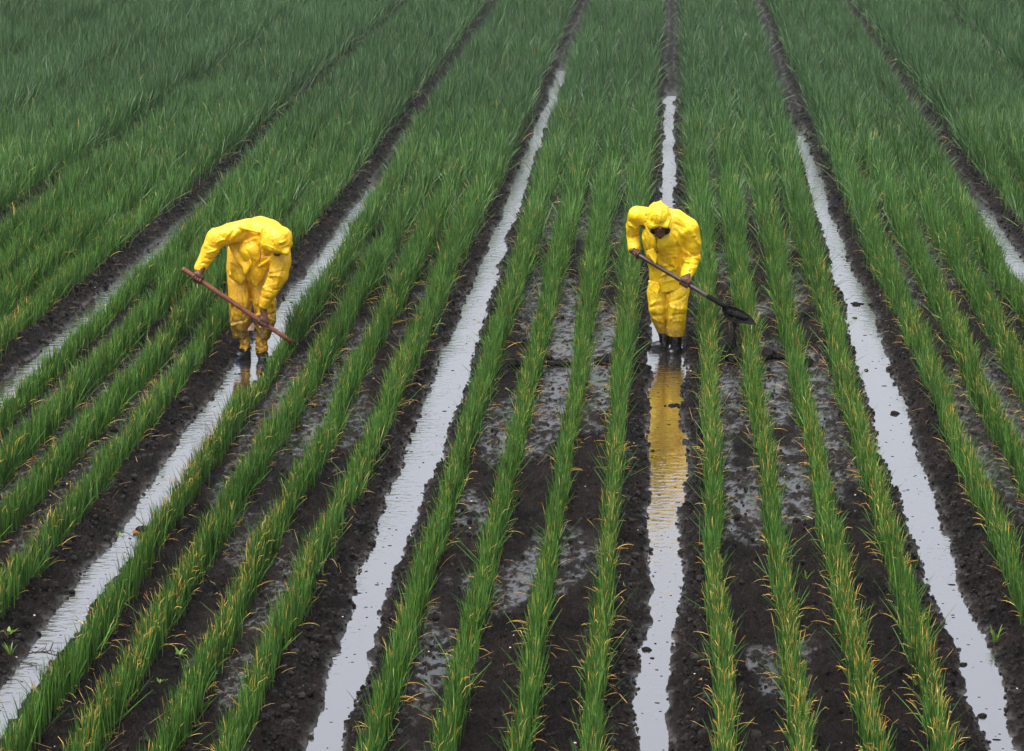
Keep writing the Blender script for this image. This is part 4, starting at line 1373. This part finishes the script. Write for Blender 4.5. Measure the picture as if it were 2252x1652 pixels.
# straw-dry leaves and pale chips lying about: far too many to count
def litter():
    r = np.random.default_rng(15)
    n = 5200
    y = 10.3 * np.exp(r.random(n) ** 0.9 * math.log(32 / 10.3))
    b = r.integers(-5, 4, n)
    k = r.integers(0, 4, n)
    x = (b + np.array(ROWS_AT)[k]) * S + r.choice([-1, 1], n) * np.abs(r.normal(0.10, 0.06, n))
    dens = fbm2(x * 0.8, y * 0.35, 3, 401) + np.where((x < -3.4), 0.14, 0)
    ok = (x / y > -0.37) & (x / y < 0.26) & (dens > 0.47)
    x, y = x[ok], y[ok]
    n = len(x)
    base = np.stack([x, y, ground_h(x, y) + 0.006], -1)
    m1 = r.random((n, 1))
    c = (np.array([0.34, 0.17, 0.06]) * (1 - m1) + np.array([0.55, 0.36, 0.14]) * m1) * r.uniform(0.5, 1.0, (n, 1))
    V, Q, C = leaves(base, r.uniform(0, 2 * math.pi, n), r.uniform(1.0, 1.6, n), r.uniform(-0.2, 0.5, n), r.uniform(0.04, 0.16, n), r.uniform(0.003, 0.006, n),
                     c, c, np.full(n, 1.2), np.zeros(n), 4, 3, np.zeros(n))
    gz = ground_h(V[:, 0], V[:, 1])
    V[:, 2] = np.maximum(V[:, 2], np.maximum(gz, 0) + 0.002)
    o = mesh_np('straw_litter', V, [Q], M_LEAF, cols=C)
    tag(o, 'dry fallen onion leaves on the mud between rows', 'dry leaves', kind='stuff')
    n = 260
    y = 10.4 * np.exp(r.random(n) * math.log(26 / 10.4)); x = y * r.uniform(-0.36, 0.25, n)
    parts = []
    for i in range(n):
        z = gh(x[i], y[i])
        if z < 0.01: continue
        v, _, t = clump((x[i], y[i], z + 0.003), r.uniform(0.004, 0.009), i, 0.5, 1)
        parts.append((v, np.zeros((0, 4), int), t))
    V, fl = join(parts)
    o = mesh_np('pale_chips', V, [fl[1]], M_SPECK)
    tag(o, 'pale chips and pebbles strewn over the dark soil', 'pebbles', kind='stuff')


litter()


def flecks():
    r = np.random.default_rng(23)
    n = 1000
    y = 10.4 * np.exp(r.random(n) * math.log(34 / 10.4))
    k = r.integers(-3, 3, n)
    x = k * S + r.normal(0, 0.10, n)
    z = ground_h(x, y)
    ok = (z < -0.004) & (x / y > -0.37) & (x / y < 0.26)
    x, y = x[ok], y[ok]
    parts = []
    for i in range(len(x)):
        v, _, t = clump((0, 0, 0), 1.0, i % 9, 0.35, 1)
        s_ = math.exp(r.normal(math.log(0.0048), 0.5))
        v = v * np.array([s_ * r.uniform(0.8, 2.6), s_, s_ * 0.7]) + np.array([x[i], y[i], 0.001])
        parts.append((v, np.zeros((0, 4), int), t))
    V, fl = join(parts)
    o = mesh_np('floating_specks', V, [fl[1]], M_MUD)
    tag(o, 'dark specks of soil and plant bits afloat on the ditch water', 'debris', kind='stuff')


flecks()

# ------------------------------------------------------------------ misty air
def haze():
    m = bpy.data.materials.new('misty_air')
    m.use_nodes = True
    nt = m.node_tree
    nt.nodes.clear()
    out = nt.nodes.new('ShaderNodeOutputMaterial')
    v = nt.nodes.new('ShaderNodeVolumePrincipled')
    v.inputs['Color'].default_value = (0.86, 0.90, 0.92, 1)
    v.inputs['Density'].default_value = 0.0004
    v.inputs['Anisotropy'].default_value = 0.2
    nt.links.new(v.outputs[0], out.inputs['Volume'])
    X0, X1, Y0, Y1, Z0, Z1 = -60, 60, -12, 90, -1.1, 8.0
    V = np.array([[x, y, z] for z in (Z0, Z1) for y in (Y0, Y1) for x in (X0, X1)], float)
    Q = np.array([[0, 2, 3, 1], [4, 5, 7, 6], [0, 1, 5, 4], [2, 6, 7, 3], [0, 4, 6, 2], [1, 3, 7, 5]])
    o = mesh_np('haze', V, [Q], m, smooth=False)
    tag(o, 'thin rainy mist over the field', 'haze', kind='stuff')


haze()
